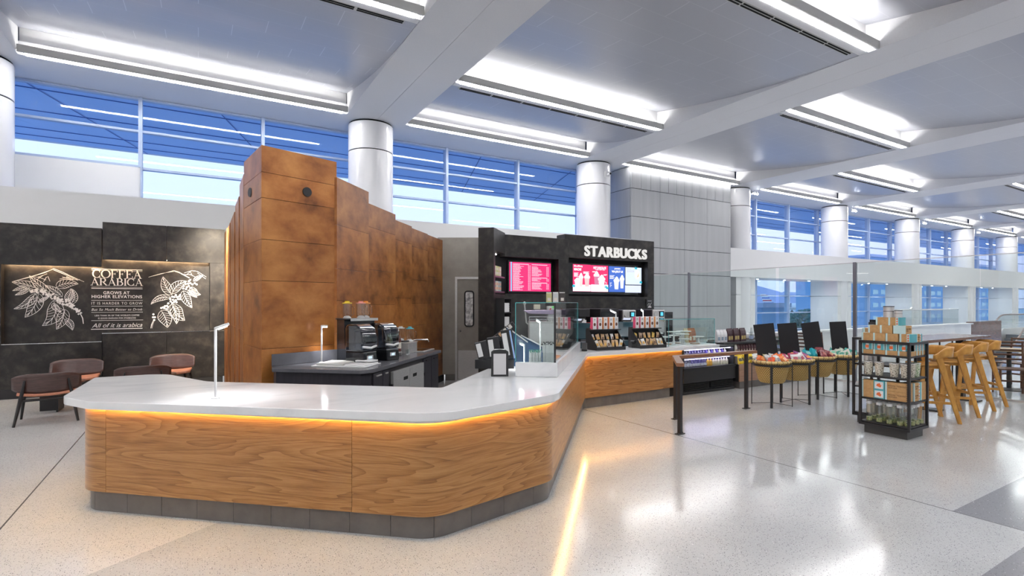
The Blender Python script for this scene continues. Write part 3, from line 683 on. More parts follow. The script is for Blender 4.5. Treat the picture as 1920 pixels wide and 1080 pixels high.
cuts = [(-.03, .175, 3.15, -.03), (.175, .405, 3.0, -.048), (.405, .58, 2.92, -.066), (.58, .781, 2.90, -.084), (.781, 1.005, 2.895, -.10)]
txt = ['first and tallest copper panel right of the tower', 'second copper panel right of the tower', 'third copper panel right of the tower', 'fourth copper panel right of the tower', 'last copper panel beside the grey door wall']
for i, (a, b, z, dd) in enumerate(cuts):
    T = thing('copper_wall_section', (1.55+d1.x*a*L1, 6.72+d1.y*a*L1, 0), txt[i], 'wall panel', group='copper panels right of the tower'); T.matrix_parent_inverse = Matrix()
    mb = MB(Matrix.Translation((-T.location.x, -T.location.y, 0))); o = Vector((1.55, 6.72))
    hs = [.12, .5, 1.17, 1.62, 2.07, 2.62]; hs = [h+.06*math.sin(i*2.3+j) for j, h in enumerate(hs)]; hs[0] = .12; hs = [h for h in hs if h < z-.1]+[z]
    for p, q in zip(hs, hs[1:]): obox(mb, o, d1, n1, a*L1+.001, b*L1-.001, dd-.045, dd+.03, p+.0015, q-.0015)
    mb.build('cladding', M['copper'], T, bevel=.002)
    mb = MB(Matrix.Translation((-T.location.x, -T.location.y, 0))); obox(mb, o, d1, n1, a*L1+(.08 if i == 0 else 0), b*L1, -.20, dd-.046, 0, z-.003); obox(mb, o, d1, n1, a*L1, b*L1, -.04, dd+.028, 0, .12)
    mb.build('core', M['deep_black'], T)
    mb = MB(Matrix.Translation((-T.location.x, -T.location.y, 0))); obox(mb, o, d1, n1, a*L1, b*L1, dd+.03, dd+.045, 0, .12); mb.build('kick_strip', M['kick'], T)
lcut = [(7.285, 8.0, 3.2), (8.0, 8.8, 3.05), (8.8, 9.9, 2.96), (9.9, 10.8, 2.94), (10.8, 11.72, 2.96)]
txt = ['tall copper side panel next to the tower, facing the mural', 'second copper side panel left of the tower', 'third copper side panel left of the tower', 'fourth copper side panel left of the tower', 'narrowest copper side panel against the mural wall']
for i, (a, b, z) in enumerate(lcut):
    x = .485-.01*i
    T = thing('copper_side_section', (x, a, 0), txt[i], 'wall panel', group='copper panels left of the tower'); mb = MB()
    for p, q in zip([.0, .16, 1.25, 2.3], [.16, 1.25, 2.3, z]): mb.box(0, .03, .002, b-a-.002, p+.0015, q-.0015)
    mb.build('cladding', M['copper'], T, bevel=.002); MB().box(.03, .12, 0, b-a, 0, z-.003).build('core', M['deep_black'], T)
# --- taupe wall with steel kitchen door
dn = Vector((.857, -.515)); pn = Vector((4.38, 9.96)); MD = wallM((pn.x, pn.y), (dn.x, dn.y))
mb = MB(MD); mb.box(-.16, .20, .12, 2.95, -.2, -.001).box(.20, 1.12, 2.14, 2.95, -.2, 0).box(1.12, 1.5, .12, 2.95, -.2, 0); struct(mb, 'wall_kitchen', M['taupe'])
struct(MB(MD).box(0, .20, 0, .13, -.2, .012), 'baseboard_kitchen', M['kick'])
DR = struct(MB(MD).box(.24, 1.08, .01, 2.09, -.06, -.02), 'door_1', M['taupe'])
MB(MD).box(.20, .245, 0, 2.14, -.08, .012).box(1.075, 1.12, 0, 2.14, -.08, .012).box(.20, 1.12, 2.09, 2.14, -.08, .012).build('door_frame', M['steel'], DR, bevel=.003)
MB(MD).box(.26, 1.06, .02, .62, -.02, -.014).build('kick_plate', M['steel'], DR)
fr = fillet([(.40, 1.12), (.58, 1.12), (.58, 1.84), (.40, 1.84)], [.05]*4, True)
MB(MD).tube([(x, y, -.015) for x, y in fr], .014, 8, closed=True).build('window_gasket', M['black'], DR, smooth=True)
MB(MD).prism([(x, y) for x, y in fr], -.021, -.014).build('window_pane', noisy('kitchen_view', [(.35, (.30, .30, .32)), (.5, (.65, .65, .65)), (.6, (.92, .92, .92))], 14, .08), DR)
MB(MD).tube([(.31, 1.02, -.02), (.31, 1.02, .01)], .018, 14).build('door_knob', M['chrome'], DR, smooth=True)
# --- charcoal menu wall
VS = 8.75; mb = MB()
def slabs(mb, x0, x1, z0, z1, y0, y1, z): mb.box(x0, x1, y0, y1, z0, z1)
mb.box(5.10, 6.62, VS, VS+.3, 2.50, 2.93).box(5.10, 6.62, VS, VS+.3, 0, 1.78).box(6.38, 6.62, VS, VS+.3, 1.78, 2.50)
mb.box(6.62, 9.23, VS+.1, VS+.4, 2.56, 3.05).box(6.62, 9.23, VS+.1, VS+.4, 0, 1.74).box(6.62, 6.72, VS+.1, VS+.4, 1.74, 2.56).box(9.03, 9.23, VS+.1, VS+.4, 1.74, 2.56)
struct(mb, 'wall_menu', M['feature'], bevel=.003)
struct(MB().box(5.0, 6.62, VS+.2, VS+.3, 1.7, 2.6).box(6.62, 9.2, VS+.32, VS+.42, 1.7, 2.6), 'wall_menu_recess', M['black_matte'])
# angled end block with product niche
e0, e1 = Vector((4.54, 8.19)), Vector((5.10, 8.75)); dx_ = (e1-e0).normalized(); MN = wallM((e0.x, e0.y), (dx_.x, dx_.y)); LN = (e1-e0).length
mb = MB(MN); n0, n1_ = .10, LN
mb.box(0, LN, 2.55, 2.955, -.29, 0).box(0, LN, 0, 1.76, -.29, 0).box(0, n0, 1.76, 2.55, -.29, 0).box(n0, LN, 1.76, 2.55, -.29, -.22)
struct(mb, 'wall_menu_end', M['feature'], bevel=.003)
for j, z in enumerate((2.07, 1.79)):
    s_ = MB(MN).box(n0, LN, z, z+.03, -.22, -.005).build('niche_shelf', flat('violet_shelf', (.16, .07, .12), .4)); tag(s_, ['upper', 'lower'][j]+' niche shelf of boxed products left of the menu boards', 'shelf', 'shelves in the product niche')
    for i in range(5):
        cols = ((.75, .72, .35), (.8, .66, .5), (.62, .72, .3)) if j == 0 else ((.45, .65, .66), (.3, .5, .5), (.8, .8, .7))
        T = thing('tea_box', MN @ Vector((n0+.075+i*.118, z+.03, -.10)), f'{["yellow", "teal"][j]} product box on the {["upper", "lower"][j]} niche shelf', 'box', rz=math.atan2(dx_.y, dx_.x), group=f'boxes on the {["upper", "lower"][j]} niche shelf')
        MB().box(-.05, .05, -.05, .06, 0, .19).build('carton', flat('carton', cols[i % 3], .5), T, bevel=.003)
        MB().box(-.04, .04, -.0515, -.05, .03, .08).box(-.03, .03, -.0515, -.05, .11, .16).build('label', flat('carton_label', (.9, .88, .8) if j == 0 else (.85, .5, .3), .5), T)
sl = MB(MN).box(n0, LN, 2.535, 2.548, -.2, -.17).build('led_strip', M['led_pt']); tag(sl, 'short white light strip in the top of the product niche', 'light')
sl.data.materials[0] = emit('niche_led', (1, .9, .85), 8)
# cup and lid rack below the niche
RK = thing('lid_rack', MN @ Vector((.40, 1.0, .0)), 'black rack of stacked white lids below the product niche', 'rack', rz=math.atan2(dx_.y, dx_.x))
MB().box(-.27, .27, -.16, -.0, -.1, -.08).box(-.27, -.25, -.16, 0, -.1, .68).box(.25, .27, -.16, 0, -.1, .68).box(-.27, .27, -.16, 0, .15, .17).box(-.27, .27, -.16, 0, .41, .43).box(-.27, .27, -.16, 0, .67, .69).build('frame', M['black'], RK)
for z in (-.08, .17, .43):
    for x in (-.03, .08, .19): MB().lathe([(.045, 0), (.047, .03), (.042, .04), (.047, .07), (.042, .08), (.047, .11), (.042, .12), (.047, .15), (.04, .17)], (x, -.09, z), 14).build('lid_stack', M['white'], RK, smooth=True)
# shop sign
MS = wallM((0, VS+.1), (1, 0)); SG = thing('shop_sign', (7.13, VS+.1, 2.61), 'raised white STARBUCKS lettering on the charcoal menu wall', 'sign')
me = text_mesh('S', .03, .5)
wd = []
for ch in 'STARBUCKS':
    q = text_mesh(ch, .02, .5); xs = [v.co.x for v in q.vertices]; wd.append((q, min(xs), max(xs)))
gap = .085; tot = sum(b-a for _, a, b in wd)+gap*8; sc = (8.96-7.13)/tot; x = 0
for q, a, b in wd:
    ys = [v.co.y for v in q.vertices]; y0_, y1_ = min(ys), max(ys)
    for v in q.vertices: c = v.co; v.co = Vector((x+(c.x-a)*sc, -.005 if c.z < 0 else -.045, (c.y-y0_)/(y1_-y0_)*.228))
    x += (b-a+gap)*sc; q.materials.append(emit('sign_face', (1, .98, .95), .42) if 'sign_face' not in bpy.data.materials else bpy.data.materials['sign_face'])
    o = bpy.data.objects.new('letter', q); COL.objects.link(o); o.parent = SG
tag(disc_on(Vector((0, VS+.1)), Vector((1, 0)), Vector((0, -1)), uvw(1107, 454, v=VS+.1).x, uvw(1107, 454, v=VS+.1).z, .045, .01, 'wall_speaker', M['black'], None), 'small round dark speaker above the S of the sign', 'speaker')
# menu boards
pink = emit('menu_pink', (.90, .03, .20), .55); ptxt = emit('menu_text', (1, .72, .85), .62)
SC = thing('menu_board', (5.78, VS+.145, 2.12), 'pink drinks menu screen with two white columns of lines', 'screen')
x0, x1, z0, z1 = 5.28-5.78, 6.28-5.78, 1.835-2.12, 2.415-2.12
MB().box(x0-.03, x1+.03, -.005, .05, z0-.03, z1+.03).build('bezel', M['black_gloss'], SC)
MB().box(x0, x1, -.008, -.005, z0, z1).build('display', pink, SC)
D_ = SC.children[-1]; MB().box(x0+.03, x0+.055, -.010, -.008, z0, z1).build('blue_stripe', emit('menu_cyan', (.15, .55, .85), .7), SC)
rr = random.Random(11); mb = MB()
for cx, n in ((x0+.08, 26), (x0+.53, 25)):
    for i in range(n):
        z = z1-.045-i*.0205
        if z < z0+.02: break
        if i in (1, 12, 17) and cx > x0+.1: continue
        hd = i == 0 or (cx > x0+.1 and i in (13, 18)); ln = rr.uniform(.12, .26) if not hd else .38
        xx = cx
        while xx < cx+ln: wl = rr.uniform(.015, .045); mb.box(xx, min(xx+wl, cx+ln), -.0105, -.008, z, z+(.013 if hd else .009)); xx += wl+.006
        if not hd:
            for q in (.36, .395): mb.box(cx+q, cx+q+.02, -.0105, -.008, z, z+.009)
mb.build('menu_lines', ptxt, SC)
SC = thing('menu_board', (7.81, VS+.255, 2.13), 'wide four-part promotional screen of whipped drinks under the sign', 'screen')
def px2(px, py): p = uvw(1060+px/12, 480+py/12, v=VS+.25); return p.x-7.81, p.z-2.13
MB().box(-1.05, 1.05, -.005, .06, -.34, .34).build('bezel', M['black_gloss'], SC)
panels = [((168,180),(572,795),'pink',(.92,.03,.16)), ((572,205),(962,805),'pink',(.92,.03,.16)), ((976,228),(1340,808),'blue',(.06,.16,.62)), ((1352,252),(1712,640),'white',(.72,.82,1)), ((1344,658),(1706,822),'white',(.72,.78,1))]
for a, b, nm, c in panels:
    p, q = px2(*a), px2(*b); pz, qz = px2(a[0], a[1])[1], px2(a[0], b[1])[1]
    MB().box(p[0], q[0]-.006, -.010, -.006, qz if nm != 'pink' else qz, pz).build('promo_panel', emit('promo_'+nm, c, .6), SC)
sw = emit('promo_light', (.80, .88, 1.0), .75)
for a, b in (((168,640),(566,795)), ((576,640),(958,805))):
    p, q = px2(*a), px2(*b); MB().box(p[0], q[0], -.012, -.010, q[1], p[1]).build('promo_table', sw, SC)
def drink(cx, by, w_, h_, cup=(.75, .62, .60), mug=False):
    x, z = px2(cx, by); s = .00105; k = MB(); w1, h1 = w_*s, h_*s
    k.prism([(x-w1*.36, z), (x+w1*.36, z), (x+w1*.5, z+h1*.62), (x-w1*.5, z+h1*.62)], 0, .002)
    def fl(m_):
        m_.v = [(a[0], -.012-a[2]-.0, a[1]) for a in m_.v]; return m_
    fl(k).build('drink_cup', emit('promo_cup', cup, .7), SC)
    pts = [(x-w1*.56, z+h1*.6), (x+w1*.56, z+h1*.6), (x+w1*.6, z+h1*.72), (x+w1*.4, z+h1*.80), (x+w1*.3, z+h1*.9), (x+w1*.05, z+h1), (x-w1*.2, z+h1*.92), (x-w1*.38, z+h1*.8), (x-w1*.6, z+h1*.72)]
    k = MB().prism(pts, .002, .004); fl(k).build('whipped_cream', emit('promo_cream', (.9, .95, 1), .85), SC)
    if mug:
        k = MB().tube([(x+w1*.45, -.015, z+h1*.5), (x+w1*.75, -.015, z+h1*.45), (x+w1*.7, -.015, z+h1*.2), (x+w1*.4, -.015, z+h1*.12)], .006, 6); k.build('mug_handle', emit('promo_cup2', (.9, .85, .9), .7), SC)
drink(345, 690, 100, 290); drink(262, 700, 130, 200, (.8, .85, .85)); drink(482, 690, 130, 290, (.75, .5, .5)); drink(695, 645, 130, 290, (.55, .18, .3), True); drink(810, 735, 170, 300, (.8, .7, .75), True)
drink(1145, 750, 140, 280, (.7, .72, .85)); drink(1268, 730, 110, 300, (.7, .72, .85))
PW = emit('promo_text', (1, .92, .95), .9); MP = Matrix.Translation((0, 0, 0)) @ wallM((7.81, VS+.26), (1, 0), 2.13)
def pt(txt, a, b, **k):
    p, q = px2(*a), px2(*b); o = text('promo_text', txt, wallM((0, 0), (1, 0)), p[0], q[0], p[1], q[1], k.pop('m', PW), SC, ext=.001, zoff=.012, **k)
pt("It's a Merry", (192, 255), (385, 205), bold=.03); pt('MACHI', (192, 325), (350, 275), bold=.04)
pt('HOT CHOCOLATE', (628, 290), (912, 250), bold=.03); pt('made with milk', (672, 318), (885, 300)); pt('JAKED', (1098, 305), (1235, 278), bold=.03); pt('VIA JOLT LE', (1038, 382), (1290, 335), bold=.04)
pt('happy', (1380, 305), (1475, 280), m=emit('promo_grey', (.5, .45, .6), .6)); pt('SEASON', (1380, 362), (1540, 325), m=bpy.data.materials['promo_grey'], spacing=1.2)
for a, b, n in (((190, 375), (290, 470), 5), ((400, 350), (530, 405), 3), ((604, 345), (690, 362), 2), ((855, 415), (935, 440), 2), ((995, 435), (1100, 525), 4), ((1000, 600), (1040, 710), 4)):
    mb = MB()
    for i in range(n):
        p = px2(a[0], a[1]+(b[1]-a[1])*i/n); q = px2(b[0]-(i % 2)*20, 0); mb.box(p[0], q[0], -.0125, -.011, p[1]-.009, p[1])
    mb.build('promo_lines', PW, SC)
x, z = px2(1615, 420); k = MB().prism([(x+.085*math.cos(t*.5), z+.11*math.sin(t*.5)) for t in range(12)], 0, .002); k.v = [(a[0], -.012-a[2], a[1]) for a in k.v]; k.build('ornament_picture', emit('promo_orn', (.85, .92, 1), .8), SC)
k = MB().prism([(x-.02, z-.07), (x+.045, z+.06), (x+.035, z-.05)], 0, .002); k.v = [(a[0], -.015-a[2], a[1]) for a in k.v]; k.build('ornament_bird', emit('promo_bird', (.85, .5, .25), .7), SC)
for a in ((180, 670), (900, 690), (935, 720), (1580, 275), (1690, 590)):
    x, z = px2(*a); k = MB().prism([(x-.04, z-.02), (x+.03, z-.03), (x+.045, z+.01), (x-.02, z+.03)], 0, .002); k.v = [(q[0], -.013-q[2], q[1]) for q in k.v]; k.build('teal_leaf', emit('promo_teal', (.02, .45, .6), .6), SC)
q = thing('notice_plaque', uvw(1216, 571, v=VS+.1), 'small dark notice plaque on the right end of the menu wall', 'sign'); 
MB().box(-.09, .12, -.02, 0, -.13, .13).build('plaque', M['black'], q, bevel=.003)
MB().add([(-.06,-.021,-.02),(-.01,-.021,.03),(.03,-.021,.0),(.08,-.021,.05),(.08,-.021,.04),(.03,-.021,-.01),(-.01,-.021,.02),(-.06,-.021,-.03)], [(0,1,6,7),(1,2,5,6),(2,3,4,5)]).box(-.04, .07, -.022, -.02, -.07, -.05).box(-.02, .05, -.022, -.02, -.04, -.025).box(-.05, .08, -.022, -.02, .08, .088).build('plaque_print', M['paper'], q)
# ================================================================ front counter
ZT = .875
CN = thing('service_counter', (2.0, 4.4, 0), 'large walnut front counter with glowing underside and white quartz top', 'counter')
def loc_(o): o.matrix_parent_inverse = Matrix.Translation(-Vector(CN.location)); return o
slab = [(-.86,6.44), (-.90,5.25), (-.70,4.905), (1.357,3.17), (2.475,3.393), (4.86,5.94), (7.80,5.94), (7.80,6.72), (4.40,6.72), (1.79,4.14), (.08,5.58), (-.26,6.36), (-.42,6.44)]
rads = [.03, .25, .2, .42, .28, .0, .02, .02, .05, .04, .4, .25, .12]
sp = fillet(slab, rads, True, 10)
loc_(MB().prism(sp, ZT-.058, ZT).build('countertop', M['marble'], CN, bevel=.004))
wood = [(-.76,6.34), (-.76,5.14), (1.345,3.262), (2.45,3.46), (5.0,6.19), (7.16,6.22)]
wl = fillet(wood, [0, .28, .30, .26, 0, 0], False, 12)
kick = offset(wl, .035)
def sub(pl, a, b):
    out = []; L = 0
    for i in range(len(pl)-1):
        p, q = Vector(pl[i]), Vector(pl[i+1]); d = (q-p).length
        if d < 1e-6: continue
        s0, s1 = max(a, L), min(b, L+d)
        if s1 > s0+1e-5:
            u = p+(q-p)*((s0-L)/d); v = p+(q-p)*((s1-L)/d)
            if not out or (Vector(out[-1])-u).length > 1e-4: out.append(tuple(u))
            out.append(tuple(v))
        L += d
    return out
def arc_len_at(pl, pt):
    best = (9, 0); L = 0
    for i in range(len(pl)-1):
        p, q = Vector(pl[i]), Vector(pl[i+1]); d = (q-p).length
        if d < 1e-6: continue
        t = max(0, min(1, (Vector(pt)-p).dot(q-p)/d/d)); e_ = (p+(q-p)*t-Vector(pt)).length
        if e_ < best[0]: best = (e_, L+t*d)
        L += d
    return best[1], L
LT = arc_len_at(wl, (0, 0))[1]
cutsw = [0, arc_len_at(wl, (-.60, 5.0))[0], arc_len_at(wl, (.92, 3.665))[0], arc_len_at(wl, (3.1, 4.15))[0], arc_len_at(wl, (5.0, 6.19))[0], LT]
for i in range(5):
    o = ribbon(sub(wl, cutsw[i]+.0015, cutsw[i+1]-.0015), .16, ZT-.06, 'wood_panel', M['veneer'], CN, thick=.018)
    for l in o.data.uv_layers[0].data: l.uv.x += i*3.7
    loc_(o)
mbk = 0; Lk = arc_len_at(kick, (0, 0))[1]; nk = int(Lk/.305)
for i in range(nk):
    loc_(ribbon(sub(kick, i*.305+.0015, min((i+1)*.305-.0015, Lk)), .0, .152, 'kick_tile', M['kick'], CN, thick=.012))
kk = offset(kick, .013)
body = kk+[(7.15, 6.66), (4.42, 6.66), (1.79, 4.22), (.1, 5.63), (-.28, 6.36)]
loc_(MB().prism(body, 0.001, .8).build('body', M['deep_black'], CN))
loc_(ribbon(offset(wl, -.012), ZT-.0705, ZT-.0605, 'under_light', M['led_warm'], CN, thick=.009))
loc_(ribbon(offset(wl, -.030), ZT-.078, ZT-.0585, 'added_light_baffle', M['white'], CN, thick=-.002))  # baffle added to hide the strip and its floor reflection
# backsplash curb and glass screen on the counter
C1, C2, C3 = (2.67, 4.38), (3.00, 4.135), (4.90, 6.17)
CB = thing('marble_curb', (3.0, 4.135, ZT), 'low white stone curb on the counter under the glass screen', 'curb')
def lc(T, o): o.matrix_parent_inverse = Matrix.Translation(-Vector(T.location)); return o
a = [C1, C2, C3]; b = offset(a, .06)
lc(CB, MB().prism(a+b[::-1], ZT+.001, ZT+.14).build('curb_stone', M['marble'], CB, bevel=.003))
GS = thing('glass_screen', (3.0, 4.135, ZT+.14), 'clear glass sneeze guard standing on the stone curb before the espresso machine', 'glass screen')
g1 = offset(a, .025); g2 = offset(a, .035); q0 = Vector(g1[0])*.85+Vector(g1[1])*.15
lc(GS, MB().prism([g1[0], g1[1], g2[1], g2[0]], ZT+.141, 1.60).build('front_pane', M['case_glass'], GS))
ge, gf = Vector(g1[1])*.06+Vector(g1[2])*.94, Vector(g2[1])*.06+Vector(g2[2])*.94
lc(GS, MB().prism([g1[1], tuple(ge), tuple(gf), g2[1]], ZT+.141, 1.60).build('side_pane', M['case_glass'], GS))
c_ = g1[1]
lc(GS, MB().box(c_[0]-.006, c_[0]+.006, c_[1]-.006, c_[1]+.012, ZT+.14, 1.6).build('corner_joint', M['black'], GS))
lc(GS, MB().cbox((c_[0]-.03, c_[1]+.035, 1.585), (.10, .05, .03), rz=R(-36)).build('corner_clamp', M['black'], GS, bevel=.003))
mb = MB(); 
for p, q in ((g1[0], g1[1]), (g1[1], tuple(ge))): mb.tube([(p[0], p[1], 1.602), (q[0], q[1], 1.602)], .004, 6)
for p in (g1[0], tuple(ge)): mb.tube([(p[0], p[1], ZT+.15), (p[0], p[1], 1.60)], .004, 6)
lc(GS, mb.build('glass_edge', M['glass_edge'], GS))
# slim task lights
def task_light(px, py, top, z, rz, lab, hx=.10, tilt=0):
    p = uvw(px, py, z=z); T = thing('task_light', p, lab, 'lamp', rz)
    MB().lathe([(.03, 0), (.03, .006), (.012, .012)], n=20).build('base', M['white'], T, smooth=True)
    hh = top-z
    MB().cbox((0, 0, hh/2), (.016, .012, hh)).build('pole', M['white'], T, bevel=.002)
    MB().tube([(0, 0, hh-.008), (hx, 0, hh-.008+hx*tilt)], .011, 8).build('head', M['white'], T)
    sl = bpy.data.lights.new('task_lamp', 'SPOT'); sl.energy = 9 if px < 700 else 4; sl.spot_size = R(110); sl.spot_blend = .8; sl.shadow_soft_size = .02; sl.color = (.95, .97, 1)
    so = bpy.data.objects.new('bulb', sl); COL.objects.link(so); so.parent = T; so.location = (hx*.7, 0, hh-.04+hx*tilt*.55)
    MB().cbox((hx*.55, 0, hh-.022+hx*tilt*.55), (hx*.7, .012, .005), ry=-math.atan(tilt)).build('light_bar', M['led_pt'], T)
    return T
task_light(404, 747, lz(614, *uvw(404, 747, z=ZT).xy), ZT, PH*-1, 'thin white task light standing on the left end of the front counter', .10, .35)
task_light(603, 680, lz(610, *uvw(603, 680, z=.9).xy), .9, -PH, 'thin glowing white task light on the grey back counter', .07, 0)
task_light(1155, 652, 1.45, ZT, R(150), 'thin white task light between the two snack racks', .10, .5)
for (px, py, top, lab) in ((1013, 680, 1.38, 'thin white task light with starry glare behind the glass screen'), (1206, 648, 1.47, 'thin white task light with blue glare in front of the ovens'), (983, 690, 1.14, 'short white task light behind the glass screen at left')):
    task_light(px, py, top, ZT, R(200), lab, .08, .4)
# ================================================================ grey back counter
BC = thing('back_counter', (1.6, 6.2, 0), 'dark graphite back counter with grey top in front of the copper wall', 'counter')
bt = [(.68,6.12), (1.46,5.45), (1.62,5.53), (3.10,7.20), (2.52,7.72), (1.60,6.66), (1.46,6.61), (.70,6.345)]
lc(BC, MB().prism(fillet(bt, [0,.08,.1,.01,.01,0,0,0], True), .86, .90).build('worktop', M['greytop'], BC, bevel=.003))
cb = [(.72,6.13), (1.46,5.50), (1.58,5.56), (3.04,7.20), (2.50,7.68), (1.60,6.62), (1.46,6.59), (.72,6.33)]
lc(BC, MB().prism(cb, .1, .858).build('carcass', M['graphite'], BC)); lc(BC, MB().prism([(p[0]*.97+.05, p[1]*.97+.2) for p in cb], 0, .1).build('plinth', M['black'], BC))
lc(BC, MB().prism([(.70,6.33), (1.50,6.615), (1.50,6.64), (.70,6.355)], .901, 1.03).build('splashback', M['greytop'], BC, bevel=.002))
fd = Vector((3.04-1.58, 7.20-5.56)); FL = fd.length; fd.normalize(); MF = wallM((1.58, 5.56), (fd.x, fd.y))
iv = Matrix.Translation(-Vector(BC.location))
def bcpart(mb, name, m, par=BC, **k):
    mb.M = Matrix(); o = mb.build(name, m, par, **k); return o
def face(x0, x1, z0, z1, d, name, m, par=BC, y0=.001):
    return MB(iv @ MF).box(x0, x1, z0, z1, y0, d).build(name, m, par, bevel=.002)
for x0, x1 in ((.03, .26), (.27, .43)):
    d_ = face(x0, x1, .13, .84, .02, 'door', M['graphite']); face(x0+.05, x1-.05, .80, .815, .035, 'handle', M['steel'], d_, .02)
for x0, x1 in ((1.56, 1.86), (1.87, FL-.02)):
    d_ = face(x0, x1, .13, .84, .02, 'door', M['graphite']); face(x0+.08, x1-.08, .80, .815, .035, 'handle', M['black'], d_, .02)
fr0 = face(.45, 1.54, .1, .845, .004, 'fridge_recess', M['black'])
for x0, x1, hx in ((.50, .995, .80), (1.005, 1.50, 1.10)):
    d_ = face(x0, x1, .16, .80, .045, 'fridge_door', M['steel'], BC, .006); MB(iv @ MF).box(hx, hx+.13, .66, .70, .0455, .047).build('recessed_handle', M['deep_black'], d_)
for x in (.47, 1.52): MB(iv @ MF).box(x-.012, x+.012, .62, .66, .004, .05).build('hinge', M['black'], BC)
# things on the back counter
def on(px, py, z=.9): return uvw(px, py, z=z)
T = thing('tray_cover', (1.45, 5.98, .9), 'pale stacked drop-in tray covers on the corner of the grey back counter', 'tray', rz=R(-41))
MB().box(-.34, .30, -.20, .20, .001, .012).build('base_tray', M['white'], T, bevel=.003)
MB().box(-.30, .02, -.16, .18, .013, .035).build('left_cover', M['fixture'], T, bevel=.004); MB().box(.04, .28, -.17, .17, .013, .028).build('right_cover', M['white'], T, bevel=.004)
MB().cbox((.17, .10, .045), (.22, .12, .016)).build('small_plate', M['white'], T, bevel=.003)
ST = thing('blender_stand', (1.66, 6.46, .9), 'tall black blender stand holding three pitchers on top', 'stand', rz=R(14))
MB().prism([(-.10, .0), (.18, .0), (.14, .10), (.10, .2), (.08, .50), (-.10, .50)], -.2, .2).build('side_body', M['black_gloss'], ST)
ST.children[0].data.transform(Matrix(((0,0,1,0),(-1,0,0,0),(0,1,0,0),(0,0,0,1))))
MB().box(-.21, .21, -.14, .12, .50, .515).build('top_shelf', M['black'], ST, bevel=.003); MB().box(-.15, .21, -.15, -.141, .485, .516).build('shelf_trim', M['steel'], ST)
def pitcher(loc, cap, lab, rz=0, s=1):
    T = thing('blender_pitcher', loc, lab, 'pitcher', rz, group='blender pitchers')
    pr = [(.038, 0), (.05, .02), (.054, .10), (.056, .175)]
    MB().lathe([(r*s, z*s) for r, z in pr], n=12, cap=False).build('jug', M['clear'], T, smooth=True)
    MB().lathe([(.046*s, .0), (.046*s, .012*s), (.02*s, .03*s)], n=12).build('blade_base', M['white'], T, smooth=True)
    MB().lathe([(.057*s, .176*s), (.057*s, .186*s), (.03*s, .19*s), (.026*s, .20*s), (.03*s, .208*s)], n=12).build('lid', flat('cap', cap, .4), T, smooth=True)
    for k in range(6):
        pass
    MB().tube([(.056*s, 0, .15*s), (.09*s, 0, .13*s), (.09*s, 0, .05*s), (.053*s, 0, .03*s)], .007*s, 8).build('handle', M['clear'], T, smooth=True)
    return T
mw = Matrix.Translation(ST.location) @ Euler((0, 0, R(14))).to_matrix().to_4x4()
for x, c, l in ((-.13, (.85, .65, .05), 'clear pitcher with a yellow cap, leftmost on the blender stand'), (.05, (.85, .35, .3), 'clear pitcher with a coral cap, middle of the blender stand'), (.15, (.9, .4, .1), 'clear pitcher with an orange cap, rightmost on the blender stand')):
    pitcher(mw @ Vector((x, -.02+(.06 if x > .1 else 0), .516)), c, l, R(20))
def blender(loc, lab, rz):
    T = thing('blender', loc, lab, 'blender', rz, group='hooded blenders on the back counter'); T.scale = (1.22, 1.22, 1.18)
    MB().prism([(-.11,0),(.13,0),(.12,.12),(-.11,.12)], -.09, .09).build('motor_base', M['black_gloss'], T, bevel=.01)
    o = T.children[0]; o.data.transform(Matrix(((0,0,1,0),(-1,0,0,0),(0,1,0,0),(0,0,0,1))))
    K_ = MB().box(-.05, .03, -.133, -.128, .045, .085).build('keypad', M['steel'], o); MB().box(-.03, .01, -.136, -.133, .055, .075).build('display', emit('lcd', (.5, .7, 1), .8), o)
    pf = [(-.10,.12),(.115,.12),(.125,.24),(.10,.34),(.03,.385),(-.07,.385),(-.10,.36)]
    h = MB().prism(pf, -.10, .10).build('hood', M['smoke'], T, bevel=.015, smooth=True); h.data.transform(Matrix(((0,0,1,0),(-1,0,0,0),(0,1,0,0),(0,0,0,1))))
    MB().lathe([(.045, .13), (.055, .16), (.06, .30), (.062, .31)], n=10, cap=False).build('jug', M['clear'], T, smooth=True)
    MB().lathe([(.062, .31), (.062, .325), (.02, .34)], n=14).build('jug_lid', M['black'], T, smooth=True)
    MB().tube([(-.09, -.11, .17), (.0, -.135, .155), (.09, -.11, .17)], .012, 8).build('hood_handle', M['white'], T, smooth=True)
blender((1.62, 6.11, .9), 'smoky hooded blender in front of the black blender stand', R(30))
blender((1.97, 6.36, .9), 'smoky hooded blender behind the front one, right of the stand', R(30))
def bottle(loc, h, r, c, cap, lab, cat='bottle', group=None, lab_c=None, liquid=None):
    T = thing('bottle', loc, lab, cat, group=group)
    m = c if not isinstance(c, tuple) else flat('bottle_body', c, .3)
    MB().lathe([(r*.9, 0), (r, .01), (r, h*.55), (r*.85, h*.66), (r*.35, h*.8), (r*.32, h*.92)], n=14).build('body', m, T, smooth=True)
    MB().lathe([(r*.4, h*.92), (r*.4, h)], n=12).build('cap', flat('bottle_cap', cap, .4), T, smooth=True)
    if lab_c: MB().lathe([(r*1.02, h*.15), (r*1.02, h*.45)], n=14, cap=False).build('label', flat('bottle_label', lab_c, .5), T.children[0], smooth=True)
    return T
for x, y, c, l in ((2.12, 6.66, (.75,.62,.25), 'pale yellow syrup bottle with pump beside the blenders'), (2.18, 6.76, (.55,.60,.35), 'greenish syrup bottle with pump behind the yellow one'), (2.31, 6.80, (.14,.04,.03), 'dark brown sauce bottle on the syrup rack')):
    T = bottle((x, y, .95), .27, .034, c, (.1, .1, .1), l, lab_c=(.85, .8, .7))
    MB().tube([(0, 0, .27), (0, 0, .32), (-.04, -.03, .315)], .006, 8).build('pump', M['white'], T, smooth=True)
